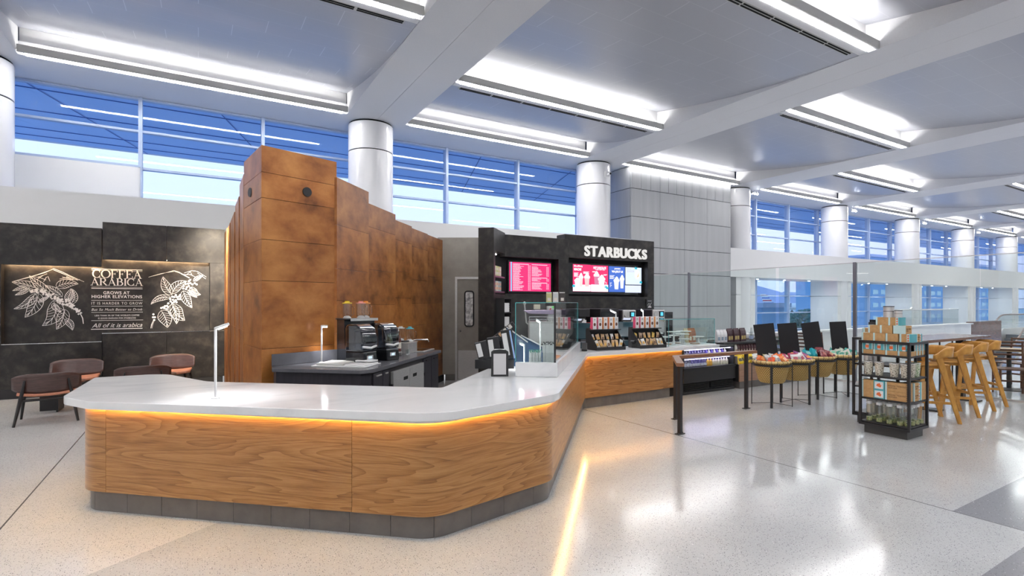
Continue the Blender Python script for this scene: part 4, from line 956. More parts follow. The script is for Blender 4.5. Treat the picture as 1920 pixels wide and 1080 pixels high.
T = thing('syrup_rack', (2.2, 6.74, .9), 'clear stepped rack under the syrup bottles', 'rack', R(48)); MB().box(-.13, .14, -.08, .08, .035, .049).box(-.13, -.12, -.08, .08, 0, .035).box(.13, .14, -.08, .08, 0, .035).build('tray', M['steel'], T)
T = thing('black_grinder', (2.22, 7.0, .9), 'plain black upright dispenser behind the syrup bottles', 'dispenser', R(48)); MB().box(-.10, .10, -.09, .10, 0, .40).build('body', M['black'], T, bevel=.01); MB().box(-.09, .09, -.093, -.09, .24, .38).build('front_plate', M['black_gloss'], T)
for x, y, h, l in ((2.42, 6.78, .075, 'small clear glass on the back counter'), (2.46, 6.84, .075, 'small clear glass beside its twin on the back counter')):
    T = thing('shot_glass', (x, y, .9), l, 'glass', group='small clear glasses'); MB().lathe([(.018, 0), (.024, h)], n=14, cap=False).build('wall', M['clear'], T, smooth=True); MB().lathe([(.018, .001), (.018, .01)], n=14).build('bottom', M['white'], T, smooth=True)
T = thing('rinser_station', (2.50, 7.10, .9), 'boxy stainless pitcher rinser with a dark round pad', 'appliance', R(48))
MB().box(-.15, .17, -.12, .13, 0, .14).build('body', M['steel'], T, bevel=.005); MB().box(-.16, .18, -.13, .14, .14, .15).build('top_plate', M['steel'], T, bevel=.002); MB().lathe([(.065, .151), (.06, .17)], n=20).build('rubber_pad', M['black'], T, smooth=True)
mw = Matrix.Translation(T.location) @ Euler((0, 0, R(48))).to_matrix().to_4x4()
pitcher(mw @ Vector((-.13, .10, .151)), (.2, .2, .25), 'empty clear pitcher at the back of the rinser', R(70), .85); pitcher(mw @ Vector((.03, .07, .17)), (.6, .62, .62), 'clear pitcher standing on the rinser pad', R(20), .95)
pitcher(mw @ Vector((.14, -.02, .151)), (.1, .5, .6), 'clear pitcher with a teal band at the right of the rinser', R(-20), 1.0)
T = thing('sink', (2.78, 7.30, .9), 'shallow stainless sink rim at the far end of the back counter', 'sink', R(48))
MB().prism(fillet([(-.22,-.17),(.24,-.17),(.24,.17),(-.22,.17)], [.02]*4, True), .001, .012).build('rim', M['steel'], T, bevel=.002); MB().box(-.18, .20, -.13, .11, .0125, .0135).build('basin_shade', M['black_gloss'], T)  # flat dark plate stands in for the shade inside the basin
T = thing('faucet', (2.68, 7.38, .9), 'chrome mixer tap with long spout beside the sink', 'faucet', R(20))
MB().tube([(-.10,0,0),(-.10,0,.09)], .02, 12).tube([(.10,0,0),(.10,0,.09)], .02, 12).build('post', M['chrome'], T, smooth=True)
MB().tube([(-.10,0,.10),(.10,0,.10)], .017, 12).build('bridge', M['chrome'], T, smooth=True); MB().tube([(0,0,.10),(0,0,.14),(.10,-.05,.155),(.24,-.12,.15),(.25,-.125,.12)], .010, 10).build('spout', M['chrome'], T, smooth=True)
for x in (-.10, .10): MB().tube([(x,0,.09),(x,0,.115),(x-.05,-.03,.125)], .008, 8).build('lever', M['chrome'], T, smooth=True)
# ================================================================ on the front counter by the screen
def napkin(loc, rz, lab, lean=0, front=(.62, .61, .62)):
    T = thing('napkin_dispenser', loc, lab, 'dispenser', rz, group='black napkin dispensers'); T.rotation_euler = (0, lean, rz)
    sh = [(-.085, 0), (.085, 0), (.085, .245), (.06, .262), (0, .268), (-.06, .262), (-.085, .245)]
    mb = MB().prism(sh, 0, .012); mb.v = [(x, -.06-z, y) for x, y, z in mb.v]; mb.build('front_frame', M['black'], T, bevel=.003)
    MB().box(-.062, .062, -.075, -.0725, .02, .225).build('frosted_panel', flat('frosted', front, .25), T)
    MB().box(-.08, .08, -.0595, .06, 0, .235).build('housing', M['black'], T, bevel=.004)
    MB().box(-.055, .055, -.045, .045, .236, .262).build('napkins', M['white'], T, bevel=.01); return T
p = on(940, 706, ZT); napkin((p.x+.02, p.y+.07, ZT), -PH+R(3), 'black napkin dispenser with a frosted grey front panel')
tools = [(903, 690, -14, 'tilted black holder of white sleeves at the far left of the group'), (925, 690, -8, 'tilted black holder of white lids behind the napkin dispenser'), (952, 690, -10, 'tilted black holder with a blue edge beside the screen')]
for i, (px, py, ln, lab) in enumerate(tools):
    p = on(px, py, ZT); T = thing('lid_holder', (p.x, p.y, ZT), lab, 'holder', -PH, group='tilted black holders beside the napkins')
    hh = (.24, .30, .40)[i]
    MB().box(-.07, .07, -.06, .06, .0, .10).build('foot', M['black'], T, bevel=.003)
    mb = MB(); mb.cbox((.03*(1 if ln < 0 else 0)-.02, 0, .10+hh*.42), (.13, .10, hh*.8), ry=R(ln)); mb.build('cradle', M['black'], T, bevel=.004)
    MB().cbox((-.02+.0, -.053, .10+hh*.42), (.055, .012, hh*.62), ry=R(ln)).build('sleeves', M['white'], T, bevel=.004)
    if i == 2: MB().cbox((.05, -.056, .10+hh*.42), (.018, .01, hh*.78), ry=R(ln)).build('blue_edge', flat('pale_blue', (.35, .5, .8), .3), T)
p = on(950, 675, ZT)
T = thing('condiment_organizer', (p.x, p.y+.1, ZT), 'black tilted organizer of brown sachets and lids behind the napkin dispenser', 'organizer', -PH)
MB().cbox((.02, 0, .34), (.34, .14, .10), ry=R(-38)).build('tray', M['black'], T, bevel=.004); MB().box(-.02, .06, -.04, .04, 0, .30).build('post', M['black'], T)
for i in range(4):
    MB().cbox((-.09+.062*i, -.065, .275+.05*i), (.038, .03, .05), ry=R(-38)).build('sachets', flat('kraft_sachet', (.50, .30, .16) if i < 2 else (.7, .68, .62), .6), T, bevel=.004)
for px, py, h, lab in ((975, 690, .42, 'tall dark blue board standing behind the glass screen'), (1003, 682, .30, 'shorter dark blue board behind the glass screen')):
    p = on(px, py, ZT); T = thing('slanted_board', (p.x+.06, p.y+.16, ZT), lab, 'board', -PH, group='dark slanted boards behind the glass screen')
    mb = MB().prism([(-.12, 0), (.13, 0), (.13, h*.62), (-.12, h*1.05)], 0, .02); mb.v = [(x, z, y) for x, y, z in mb.v]; mb.build('panel', flat('navy_board', (.02, .07, .16), .3), T); MB().cbox((0, -.002, h*.84+.01), (.30, .03, .012), ry=math.atan2(h*.43, .25)).build('edge_strip', M['steel'], T)
def straws(px, py, h, n, c2, lab):
    p = on(px, py, ZT); T = thing('straw_bin', (p.x, p.y, ZT), lab, 'straws', -PH); rr = random.Random(n)
    MB().box(-.07, .07, -.05, .05, 0, h*.62).build('bin', M['clear'], T)
    a, b = MB(), MB()
    for i in range(n):
        x, y = rr.uniform(-.062, .062), rr.uniform(-.042, .042); q = h*rr.uniform(.88, 1.0); d = rr.uniform(-.008, .008)
        a.tube([(x, y, .004), (x+d, y, q)], .0042, 6); b.tube([(x+d, y, q), (x+d*1.1, y, q+.012)], .0046, 6)
    tag(a.build('straws', M['white'], T, smooth=True), kind='stuff'); tag(b.build('straw_tips', flat('tip', c2, .5), T, smooth=True), kind='stuff')
straws(1003, 693, .21, 42, (.02, .30, .20), 'low bin of white straws with green tips behind the glass'); straws(1029, 692, .29, 46, (.05, .05, .05), 'tall bin of white straws with dark tips behind the glass')
# espresso machine
p = on(1005, 652, ZT); EM = thing('espresso_machine', (p.x+.35, p.y+.10, ZT), 'wide silver espresso machine with purple-lit top behind the glass screen', 'coffee machine', -PH)
MB().box(-.36, .36, -.24, .30, .06, .42).build('body', M['fixture'], EM, bevel=.01); MB().box(-.345, .345, -.246, -.24, .10, .39).build('back_panel', M['steel'], EM)
MB().box(-.38, .38, -.26, .32, 0, .06).build('drip_base', M['black'], EM, bevel=.004)
mb = MB().prism([(-.46, 0), (.30, .02), (.26, -.07), (-.36, -.05)], -.2, .2); mb.v = [(x, z, y+.60) for x, y, z in mb.v]; mb.build('group_cover', flat('purple_lit_steel', (.42, .32, .46), .2, .6), EM, bevel=.008)  # purple light on the cover is put into its colour
MB().tube([(-.36,-.25,.50),(.36,-.25,.50)], .006, 8).tube([(-.36,-.25,.46),(.36,-.25,.46)], .005, 8).tube([(-.36,-.25,.50),(-.36,-.25,.40)], .005, 8).tube([(0,-.25,.50),(0,-.25,.40)], .005, 8).tube([(.36,-.25,.50),(.36,-.25,.40)], .005, 8).build('cup_rail', M['chrome'], EM, smooth=True)
MB().box(-.05, .25, -.15, .15, .42, .72).build('hopper_unit', M['fixture'], EM, bevel=.01)
MB().box(.02, .08, -.153, -.15, .64, .67).build('green_light', emit('green_led', (.2, .8, .2), .5), EM); MB().cbox((-.01, -.152, .62), (.02, .004, .04), ry=.5).cbox((.18, -.152, .62), (.02, .004, .04), ry=-.5).build('red_mark', flat('red_mark', (.6, .05, .03), .4), EM)
MB().tube([(-.355,-.1,.36),(-.40,-.1,.40),(-.43,-.1,.70)], .012, 10).lathe([(.02,0),(.03,.03),(.0,.05)], (-.43,-.1,.70), 14).build('tap_handle', M['fixture'], EM, smooth=True)
mwE = Matrix.Translation(EM.location) @ Euler((0, 0, -PH)).to_matrix().to_4x4()
for x, c, l in ((-.02, (.62,.60,.30), 'olive coffee bag standing on the espresso machine'), (.09, (.62,.64,.66), 'white coffee bag standing on the espresso machine'), (.20, (.07,.06,.06), 'dark coffee bag standing on the espresso machine')):
    T = thing('coffee_bag', mwE @ Vector((x, 0, .72)), l, 'coffee bag', -PH, group='three bags on the espresso machine'); MB().box(-.045, .045, -.03, .03, 0, .17).build('bag', flat('bag', c, .5), T, bevel=.006); MB().box(-.045, .045, -.012, .012, .17, .185).build('fold', M['white'], T); MB().box(-.025, .025, -.0315, -.03, .04, .09).build('label', flat('bag_label', (.8,.75,.7), .5), T)
T = thing('small_card', mwE @ Vector((-.22, 0, .60)), 'little white card rack on the espresso machine', 'card'); MB().box(-.055, .055, -.02, .02, 0, .10).build('cards', M['cream'], T, bevel=.004); MB().box(-.06, .06, -.025, .025, -.005, .02).build('holder', M['black'], T)
# ================================================================ tills and snack racks on the right run
def till(px, py, lab, rz, s=1):
    p = on(px, py, ZT); T = thing('cash_register', (p.x, p.y, ZT), lab, 'till', rz)
    MB().box(-.13, .13, -.14, .14, 0, .10).build('base', flat('teal_black', (.02, .045, .06), .3), T, bevel=.01)
    MB().tube([(0, .03, .10), (0, .05, .26)], .04, 12).build('stand', M['black'], T, smooth=True)
    mb = MB().cbox((0, .02, .27), (.36, .045, .28), rx=R(-24)); mb.build('monitor', flat('teal_shell', (.03, .07, .09), .25), T, bevel=.012)
    MB().cbox((0, .046, .265), (.32, .004, .24), rx=R(-24)).build('screen', M['black_gloss'], T)
    MB().cbox((.02, -.06, .44), (.16, .09, .025), rx=R(25)).build('customer_display', M['black'], T, bevel=.005); MB().cbox((.02, -.062, .455), (.12, .06, .004), rx=R(25)).build('display_glass', emit('pale_lcd', (.65, .7, .9), .5), T)
    return T
till(1084, 652, 'dark teal cash register left of the first snack rack', R(-60)); till(1174, 648, 'dark teal cash register between the snack racks', R(-50))
def snack(mb_, c, w_, h_, d_, rz, rx, ry, z0=0): pass
def pouch(name, loc, w_, h_, d_, m, rot, label=None, cat='snack bag', group=None, parent=None, acc=None):
    def fn(s, t, sg):
        u, v = s*2-1, t*2-1; e_ = (1-abs(u)**3)*(1-abs(v)**4); wr = .003*math.sin(17*s+5*v)*e_
        return (u*w_/2*(1-.08*(1-v*v)), sg*(d_/2*e_**.5 if e_ > 0 else 0)+wr, v*h_/2)
    mb = MB(); mb.grid(lambda s, t: fn(s, t, -1), 8, 8).grid(lambda s, t: fn(1-s, t, 1), 8, 8)
    top = thing(name, loc, label, cat, group=group) if parent is None else parent
    if parent is None: top.rotation_euler = rot
    o = mb.build('pouch', m, top, smooth=True)
    if parent is None and acc:
        q = MB(); q.grid(lambda s, t: tuple(Vector(fn(.18+.64*s, .32+.36*t, -1))+Vector((0, -.0015, 0))), 6, 5); q.build('print', acc, o, smooth=True)
        q = MB().box(-w_/2, w_/2, -.0015, .0015, h_/2-.003, h_/2+.008).box(-w_/2, w_/2, -.0015, .0015, -h_/2-.008, -h_/2+.003); q.build('seal', m, o)
    return top
def snack_rack(px, py, lab, side, seed):
    p = on(px, py, ZT); T = thing('snack_rack', (p.x, p.y, ZT), lab, 'display rack', R(-6)); rr = random.Random(seed); where = 'left' if seed == 1 else 'right'
    for zz in (-.27, .262):
        mb = MB().prism([(-.16, 0), (.14, 0), (.14, .30), (.05, .30), (-.16, .07)], zz, zz+.008); mb.v = [(z, x, y) for x, y, z in mb.v]; mb.build('side_panel', M['black'], T)
    MB().box(-.262, .262, -.15, .14, 0, .012).box(-.262, .262, .10, .14, .012, .33).box(-.262, .262, -.162, -.15, 0, .05).box(-.262, .262, -.04, -.03, .012, .16).build('shelf_body', M['black'], T); MB().box(-.27, .27, -.04, .14, .30, .315).build('top_shelf', M['black'], T)
    mw = Matrix.Translation(T.location) @ Euler((0, 0, R(-6))).to_matrix().to_4x4()
    for i in range(5):
        B = thing('coffee_packet', mw @ Vector((-.205+.102*i, .02, .316)), f'slim white coffee packet with a brown cup picture on the {where} snack rack', 'packet', R(-6), group=f'white packets on the {where} snack rack')
        MB().box(-.036, .036, -.03, .03, 0, .185).build('packet', M['white'], B, bevel=.003); P_ = B.children[0]; MB().box(-.037, -.034, -.0305, .0305, .002, .183).build('coloured_edge', flat('packet_edge', ((.8,.08,.2), (.8,.2,.3), (.85,.35,.15), (.8,.25,.1), (.8,.4,.15))[i], .5), P_)
        b = MB().prism([(.019*math.cos(t*.4), .075+.026*math.sin(t*.4)) for t in range(16)], 0, .002); b.v = [(x, -.0305-z, y) for x, y, z in b.v]; b.build('cup_picture', flat('cup_brown', (.10, .035, .02), .5), P_)
        MB().box(-.018, .018, -.032, -.0305, .13, .136).box(-.014, .014, -.032, -.0305, .145, .16).build('packet_print', flat('grey_print', (.35, .35, .33), .5), P_)
    cols = [(.62,.62,.60), (.70,.68,.62), (.75,.52,.12), (.55,.36,.2), (.66,.62,.58), (.72,.70,.70), (.45,.33,.24)]
    for j, (y, z, n, h) in enumerate(((-.10, .085, 7, .12), (-.0, .17, 6, .13))):
        for i in range(n):
            c = rr.choice(cols)
            pouch('snack_bar', mw @ Vector((-.22+.44*i/(n-1), y+rr.uniform(-.01, .01), z)), .066, h, .022, flat('wrapper', c, .35), (R(-18+rr.uniform(-8, 8)), R(rr.uniform(-22, 22)), R(rr.uniform(-15, 10))),
                  f'small wrapped snack in the {["lower", "upper"][j]} tray of the {where} rack', 'snack', f'snacks in the {["lower", "upper"][j]} tray of the {where} rack', acc=flat('wrapper_print', (.25, .14, .09) if rr.random() < .6 else (.75, .45, .12), .5))
    return T
snack_rack(1135, 655, 'black counter rack of snacks and white packets beside the first till', 0, 1); snack_rack(1213, 651, 'black counter rack of snacks and white packets beside the pastry case', 0, 2)
p = on(1096, 658, ZT); T = thing('card_reader', (p.x, p.y, ZT), 'small black payment terminal with a pink glowing key beside the first till', 'card reader', R(-40)); mb = MB().cbox((0, 0, .06), (.08, .17, .035), rx=R(35)); mb.build('body', M['black'], T, bevel=.01)
MB().cbox((0, .02, .088), (.055, .06, .004), rx=R(35)).build('screen', emit('reader_lcd', (.6, .62, .9), .5), T); MB().box(-.04, .04, -.03, .06, 0, .03).build('stand', M['black'], T); MB().cbox((0, -.055, .03), (.05, .02, .008), rx=R(35)).build('key', emit('reader_key', (.9, .15, .25), .5), T)
p = on(1190, 652, ZT); T = thing('card_reader', (p.x, p.y, ZT), 'small black payment terminal leaning beside the second snack rack', 'card reader', R(20)); MB().cbox((0, 0, .07), (.19, .08, .03), ry=R(30)).build('body', M['black'], T, bevel=.01); MB().box(-.05, .05, -.04, .04, 0, .05).build('stand', M['black'], T, bevel=.01)
# ================================================================ pastry case
PC = thing('pastry_case', (7.22, 6.36, ZT), 'long clear glass case holding white cake stands', 'display case'); w2, d2, h = .575, .31, .445
MB().box(-w2, w2, -d2, -d2+.006, .01, h).box(-w2, -w2+.006, -d2+.007, d2, .01, h).box(w2-.006, w2, -d2+.007, d2, .01, h).box(-w2, w2, -d2, d2, h, h+.006).build('glass_panes', M['case_glass'], PC)
MB().box(-w2-.02, w2+.02, -d2-.02, d2+.02, .0005, .009).build('base_plate', M['white'], PC, bevel=.002)
mb = MB()
for x in (-w2, w2):
    mb.tube([(x, -d2, .01), (x, -d2, h)], .004, 6)
mb.tube([(-w2, -d2, h+.004), (w2, -d2, h+.004)], .004, 6).tube([(-w2, -d2, h), (-w2, d2, h)], .004, 6).tube([(w2, -d2, h), (w2, d2, h)], .004, 6).build('glass_edge', M['glass_edge'], PC)
MB().box(-.006, .006, d2-.02, d2-.008, .01, h).build('centre_post', M['steel'], PC)
for i, (x, y, hh, r) in enumerate(((-.45, -.12, .14, .10), (-.22, -.1, .22, .11), (-.08, -.20, .10, .09), (.05, -.05, .17, .12), (.20, .05, .21, .13), (.36, -.14, .12, .10), (-.38, .12, .19, .10), (.12, .2, .13, .1))):
    T = thing('cake_stand', (7.22+x, 6.36+y, ZT+.0095), ['low white cake stand at the left end of the case', 'tall white cake stand left of the middle', 'lowest white cake stand at the front', 'middle-height white cake stand at the centre', 'wide white cake stand right of the centre', 'white cake stand at the right before the coffee bags', 'white cake stand at the back left', 'white cake stand at the back right'][i]+' of the pastry case'[:0], 'cake stand', group='white cake stands in the pastry case')
    MB().lathe([(.045, 0), (.042, .008), (.02, .025), (.014, .05), (.014, hh-.02), (.03, hh-.006)], n=20).build('pedestal', M['white'], T, smooth=True); MB().lathe([(r*.96, hh-.006), (r, hh-.003), (r, hh+.004), (r*.97, hh+.006)], n=28).build('plate', M['white'], T, smooth=True)
for x, y in ((-.2, -.02), (.22, -.18), (-.42, -.02), (.1, .05)):
    T = thing('wooden_board', (7.22+x, 6.36+y+.14*(x < -.3), ZT+.0095), 'small round wooden serving board on the floor of the pastry case', 'board', group='wooden boards in the pastry case'); MB().lathe([(.08, 0), (.082, .004), (.08, .012)], n=24).build('board', M['shelf_wood'], T, smooth=True); MB().lathe([(.05, .0122), (.05, .0132)], n=24).build('paper', M['cream'], T)
def cbag(loc, c, lab, group, s=1, rz=0, lc_=(.75, .6, .3)):
    T = thing('coffee_bag', loc, lab, 'coffee bag', rz, group=group)
    mb = MB(); pr = [(0, 1, 1), (.01, 1, 1), (.14, 1, .95), (.19, .98, .6), (.22, .97, .15), (.235, .97, .1)]
    vs = []; 
    for z, sx_, sy_ in pr:
        for a_, b_ in ((-1,-1),(1,-1),(1,1),(-1,1)): vs.append((a_*.045*sx_*s, b_*.033*sy_*s, z*s))
    fs = [(i*4+k, i*4+(k+1)%4, (i+1)*4+(k+1)%4, (i+1)*4+k) for i in range(5) for k in range(4)]+[(3,2,1,0),(20,21,22,23)]
    mb.add(vs, fs).build('bag', flat('bag_foil', c, .3), T, bevel=.004); MB().box(-.026*s, .026*s, -.0345*s, -.033*s, .035*s, .10*s).build('label', flat('bag_label2', lc_, .45), T); return T
for i, (c, l) in enumerate((((.70,.60,.40), 'cream coffee bag at the right end inside the glass case'), ((.45,.17,.08), 'copper-brown coffee bag inside the glass case'), ((.40,.14,.07), 'rightmost copper-brown coffee bag inside the glass case'))):
    cbag((7.22+.33+.095*i, 6.48, ZT+.0095), c, l, 'coffee bags in the glass case', 1.1, lc_=(.8,.75,.65))
# ================================================================ drinks cooler
CO = thing('drinks_cooler', (7.88, 6.55, 0), 'black open drinks cooler with lit bottles under the counter end', 'cooler'); w2 = .70
MB().box(-w2, w2, -.33, .33, .0, .05).box(-w2, w2, -.30, .33, .05, .44).box(-w2, -w2+.04, -.33, .33, .44, .81).box(w2-.04, w2, -.33, .33, .44, .81).box(-w2, w2, -.33, .33, .78, .812).box(-w2+.04, w2-.04, .29, .33, .44, .78).build('cabinet', M['black'], CO, bevel=.004)
MB().box(-w2, w2, -.35, -.301, .20, .44).build('front_panel', M['black'], CO, bevel=.01); MB().box(-w2, w2, -.36, -.331, .42, .47).build('front_lip', M['black'], CO, bevel=.005)
mb = MB()
for x0, x1 in ((-w2+.05, -.03), (.03, w2-.05)):
    for z in (.075, .105, .135, .165): mb.box(x0, x1, -.335, -.302, z, z+.018)
mb.build('vent_grille', M['deep_black'], CO)
MB().box(-w2+.05, w2-.05, -.28, -.26, .765, .778).box(-w2+.05, w2-.05, -.26, -.245, .598, .604).build('led_strip', emit('violet_led', (.70, .66, 1), 6), CO)
MB().box(-w2+.05, w2-.05, -.28, .28, .605, .615).build('wire_shelf', M['steel'], CO); MB().box(-w2+.045, w2-.045, .275, .289, .45, .775).build('inner_back', flat('cooler_back', (.12, .13, .35), .3), CO)
rr = random.Random(8)
kinds = [((.62,.72,.80), (.85,.85,.88), (.8,.85,.9), 'clear water bottle'), ((.10,.07,.40), (.1,.05,.4), (.15,.1,.5), 'violet drink bottle'), ((.75,.45,.08), (.9,.9,.9), (.9,.55,.1), 'orange juice bottle'), ((.70,.68,.55), (.1,.1,.1), (.75,.75,.6), 'pale milky drink bottle')]
def drinkb(x, y, z, kd, row, h=.155):
    c, cp, lb, nm = kinds[kd]
    bottle((x, y, z), h, .031, c if kd else M['clear'], cp, f'{nm} in the {row} of the black cooler', group=f'{nm}s in the {row} of the cooler', lab_c=lb)
for j, (z, y, row) in enumerate(((.452, 6.32, 'lower row'), (.616, 6.36, 'upper row'))):
    for i in range(17):
        x = 7.88-.60+.075*i; kd = 0 if i < 9 else (2 if (i < 11 and j == 0) else (1 if j == 1 and i % 2 else 3))
        drinkb(x, y, z+.0, kd, row, .145)
        if i % 1 == 0: drinkb(x, y+.11, z+.0, 1 if i > 4 else 0, row, .148)
# ================================================================ low retail counter right of the cooler
RC = thing('retail_counter', (9.9, 6.5, 0), 'low oak-fronted retail counter with black shelves right of the cooler', 'counter')
MB().box(-1.24, 1.1, -.33, .35, .0, .13).build('plinth', M['kick'], RC)
for x0, x1 in ((-1.28, -.50), (-.495, .28), (.285, 1.12)): MB().box(x0, x1, -.36, -.34, .132, .46).build('front_panel', M['shelf_wood'], RC, bevel=.002)
MB().box(-1.28, 1.12, -.339, .35, .132, .455).build('carcass', M['black'], RC)
MB().box(-1.28, 1.12, .30, .35, .456, .87).box(-1.28, -1.26, -.30, .30, .456, .60).build('back_panel', flat('warm_grey', (.22, .20, .18), .6), RC)
MB().box(-1.28, 1.12, -.06, .30, .60, .62).build('middle_shelf', M['black'], RC); MB().box(-1.31, 1.14, -.04, .36, .80, .835).build('top_shelf', M['black'], RC, bevel=.003)
# bags and tumblers on its shelves
names_c = [((.78,.78,.80), 'white coffee bag'), ((.055,.022,.030), 'dark brown coffee bag')]
for i in range(3): cbag((8.62+.10*i, 6.62, .8355), names_c[0][0], 'white coffee bag on the top retail shelf beside the glass case', 'white bags on the top retail shelf', 1.05, lc_=(.3, .4, .5))
for i in range(6): cbag((8.93+.10*i, 6.62+.02*(i % 2), .8355), names_c[1][0], 'dark brown coffee bag on the top retail shelf', 'dark bags on the top retail shelf', 1.12, lc_=(.55, .42, .15))
def tumbler(loc, lab, group, straw=(.05, .1, .08)):
    T = thing('tumbler', loc, lab, 'tumbler', group=group); MB().lathe([(.03, 0), (.042, .16)], n=14, cap=False).build('cup', M['clear'], T, smooth=True); MB().lathe([(.044, .16), (.044, .168), (.03, .172)], n=14).build('lid', M['clear'], T, smooth=True)
    MB().lathe([(.034, .03), (.039, .10)], n=14, cap=False).build('pattern', flat('tumbler_print', (.42, .52, .72), .4), T, smooth=True); MB().tube([(0, 0, .02), (.006, 0, .26)], .0035, 6).build('straw', flat('straw', straw, .5), T)
for i in range(8): tumbler((9.62+.105*i, 6.60+.05*(i % 2), .8355), 'clear lidded tumbler with dark straw on the top retail shelf', 'tumblers on the top retail shelf')
for i in range(4): cbag((8.72+.10*i, 6.52, .6205), (.8, .79, .77), 'white coffee bag on the middle retail shelf', 'white bags on the middle retail shelf', .72, lc_=(.5, .3, .2))
for i in range(8): cbag((9.10+.085*i, 6.52, .6205), (.10, .03, .035), 'dark red-brown coffee bag on the middle retail shelf', 'dark bags on the middle retail shelf', .70, lc_=(.5, .4, .3))
for i in range(7): tumbler((9.84+.10*i, 6.52, .6205), 'clear lidded tumbler with green straw on the middle retail shelf', 'tumblers on the middle retail shelf', (.02, .4, .2))
rr = random.Random(21)
def heap(n, x0, x1, y0, y1, z0, cols, lab, group, w_=.12, h_=.16, pr=(.1, .09, .05)):
    for i in range(n):
        pouch('snack_bag', (x0+(x1-x0)*((i*.618) % 1), y0+(y1-y0)*((i*.37) % 1), z0+h_*.42+.02*(i % 2)), w_, h_, .07, flat('foil', rr.choice(cols), .28), (R(-25+rr.uniform(-12, 12)), R(rr.uniform(-25, 25)), R(rr.uniform(-30, 20))), lab, 'snack bag', group, acc=flat('foil_print', pr, .4))
heap(9, 8.70, 9.10, 6.20, 6.38, .456, [(.80,.56,.02), (.85,.62,.04)], 'bright yellow snack bag on the low retail shelf', 'yellow snack bags')
heap(7, 9.16, 9.45, 6.20, 6.40, .456, [(.8,.8,.8), (.72,.72,.75)], 'white snack bag on the low retail shelf', 'white snack bags', pr=(.7, .3, .1))
heap(10, 9.6, 10.4, 6.20, 6.40, .456, [(.06,.06,.08), (.3,.35,.5), (.6,.6,.65)], 'dark or pale snack bag at the right of the low retail shelf', 'mixed snack bags at the low shelf', pr=(.5, .5, .55))
# ================================================================ back line under the menu wall
BL = thing('rear_counter', (7.2, 8.40, 0), 'dark rear counter along the charcoal menu wall', 'counter'); MB().box(-1.9, 2.0, -.33, .33, .0, .86).build('cabinet', M['graphite'], BL); MB().box(-1.92, 2.02, -.35, .34, .861, .90).build('worktop', M['greytop'], BL, bevel=.003)
def oven(px, lab):
    p = uvw(px, 603, v=8.10); T = thing('speed_oven', (p.x, 8.42, .90), lab, 'oven', group='speed ovens on the rear counter')
    MB().box(-.19, .19, -.30, .30, .0, .56).build('body', flat('oven_dark', (.035, .03, .035), .3), T, bevel=.02)
    MB().box(-.18, .18, -.33, -.301, .34, .55).build('control_panel', M['steel'], T, bevel=.015); MB().box(-.0, .15, -.335, -.331, .40, .52).build('screen_frame', M['black_gloss'], T); MB().box(.04, .12, -.338, -.335, .42, .50).build('screen', emit('cyan_lcd', (.1, .55, .8), .7), T)
    MB().tube([(-.10, -.33, .46), (-.10, -.345, .46)], .055, 24).build('round_badge', M['fixture'], T, smooth=True)
    MB().box(-.17, .17, -.33, -.301, .05, .32).build('door', M['steel'], T, bevel=.02); MB().tube([(-.15,-.33,.30),(-.1,-.37,.33),(.1,-.37,.33),(.15,-.33,.30)], .014, 8).build('door_handle', M['cream'], T, smooth=True)
oven(1180, 'left speed oven with round badge and blue screen'); oven(1235, 'right speed oven with round badge and blue screen')
for px, w_, h_, lab in ((1148, .5, .58, 'wide black oven housing left of the speed ovens'), (1259, .28, .50, 'black box appliance right of the ovens')):
    p = uvw(px, 603, v=8.10); T = thing('black_appliance', (p.x, 8.45, .90), lab, 'appliance'); MB().box(-w_/2, w_/2, -.27, .27, .02, h_).box(-w_/2+.03, w_/2-.03, -.25, .25, 0, .02).build('body', M['black'], T, bevel=.01); MB().box(-w_/2+.03, w_/2-.03, -.273, -.27, .08, h_-.06).build('front_door', M['black_gloss'], T)
p = uvw(1102, 603, v=8.10); T = thing('coffee_brewer', (p.x, 8.45, .90), 'black coffee brewer with white card behind the first till', 'coffee machine'); MB().box(-.16, .16, -.1, .2, 0, .58).box(-.16, .16, -.25, -.1, 0, .06).box(-.14, .14, -.25, -.1, .42, .58).build('body', M['black'], T, bevel=.01)
MB().lathe([(.07, .07), (.085, .12), (.08, .32), (.05, .38)], (0, -.17, 0), 18).build('urn', M['steel'], T, smooth=True); MB().box(-.1, .04, -.256, -.25, .2, .36).build('white_card', M['white'], T); MB().box(.17, .30, -.2, .1, 0.0, .30).build('side_box', flat('red_lid_box', (.7, .08, .08), .5), T)
# ================================================================ queue rail
QR = thing('queue_rail', (5.04, 4.41, 0), 'black-posted queue rail with brown wooden top before the cooler', 'railing')
pp = [(0, 0), (.60, .60), (2.08, .55)]
for x, y in pp:
    MB().box(x-.022, x+.022, y-.022, y+.022, .012, .83).build('post', M['black'], QR, bevel=.002); MB().box(x-.06, x+.06, y-.03, y+.03, 0, .012).build('floor_plate', M['black'], QR, bevel=.002)
    MB().lathe([(.008, 0), (.008, .022)], (x-.045, y, 0), 8).lathe([(.008, 0), (.008, .022)], (x+.045, y, 0), 8).build('bolts', M['black'], QR)
rp = [(-.06, -.06), (.60, .60), (2.28, .545)]; q1 = offset(rp, .045); q2 = offset(rp, -.045)
MB().prism(q1+q2[::-1], .831, .875).build('wooden_handrail', M['rail_wood'], QR, bevel=.004)
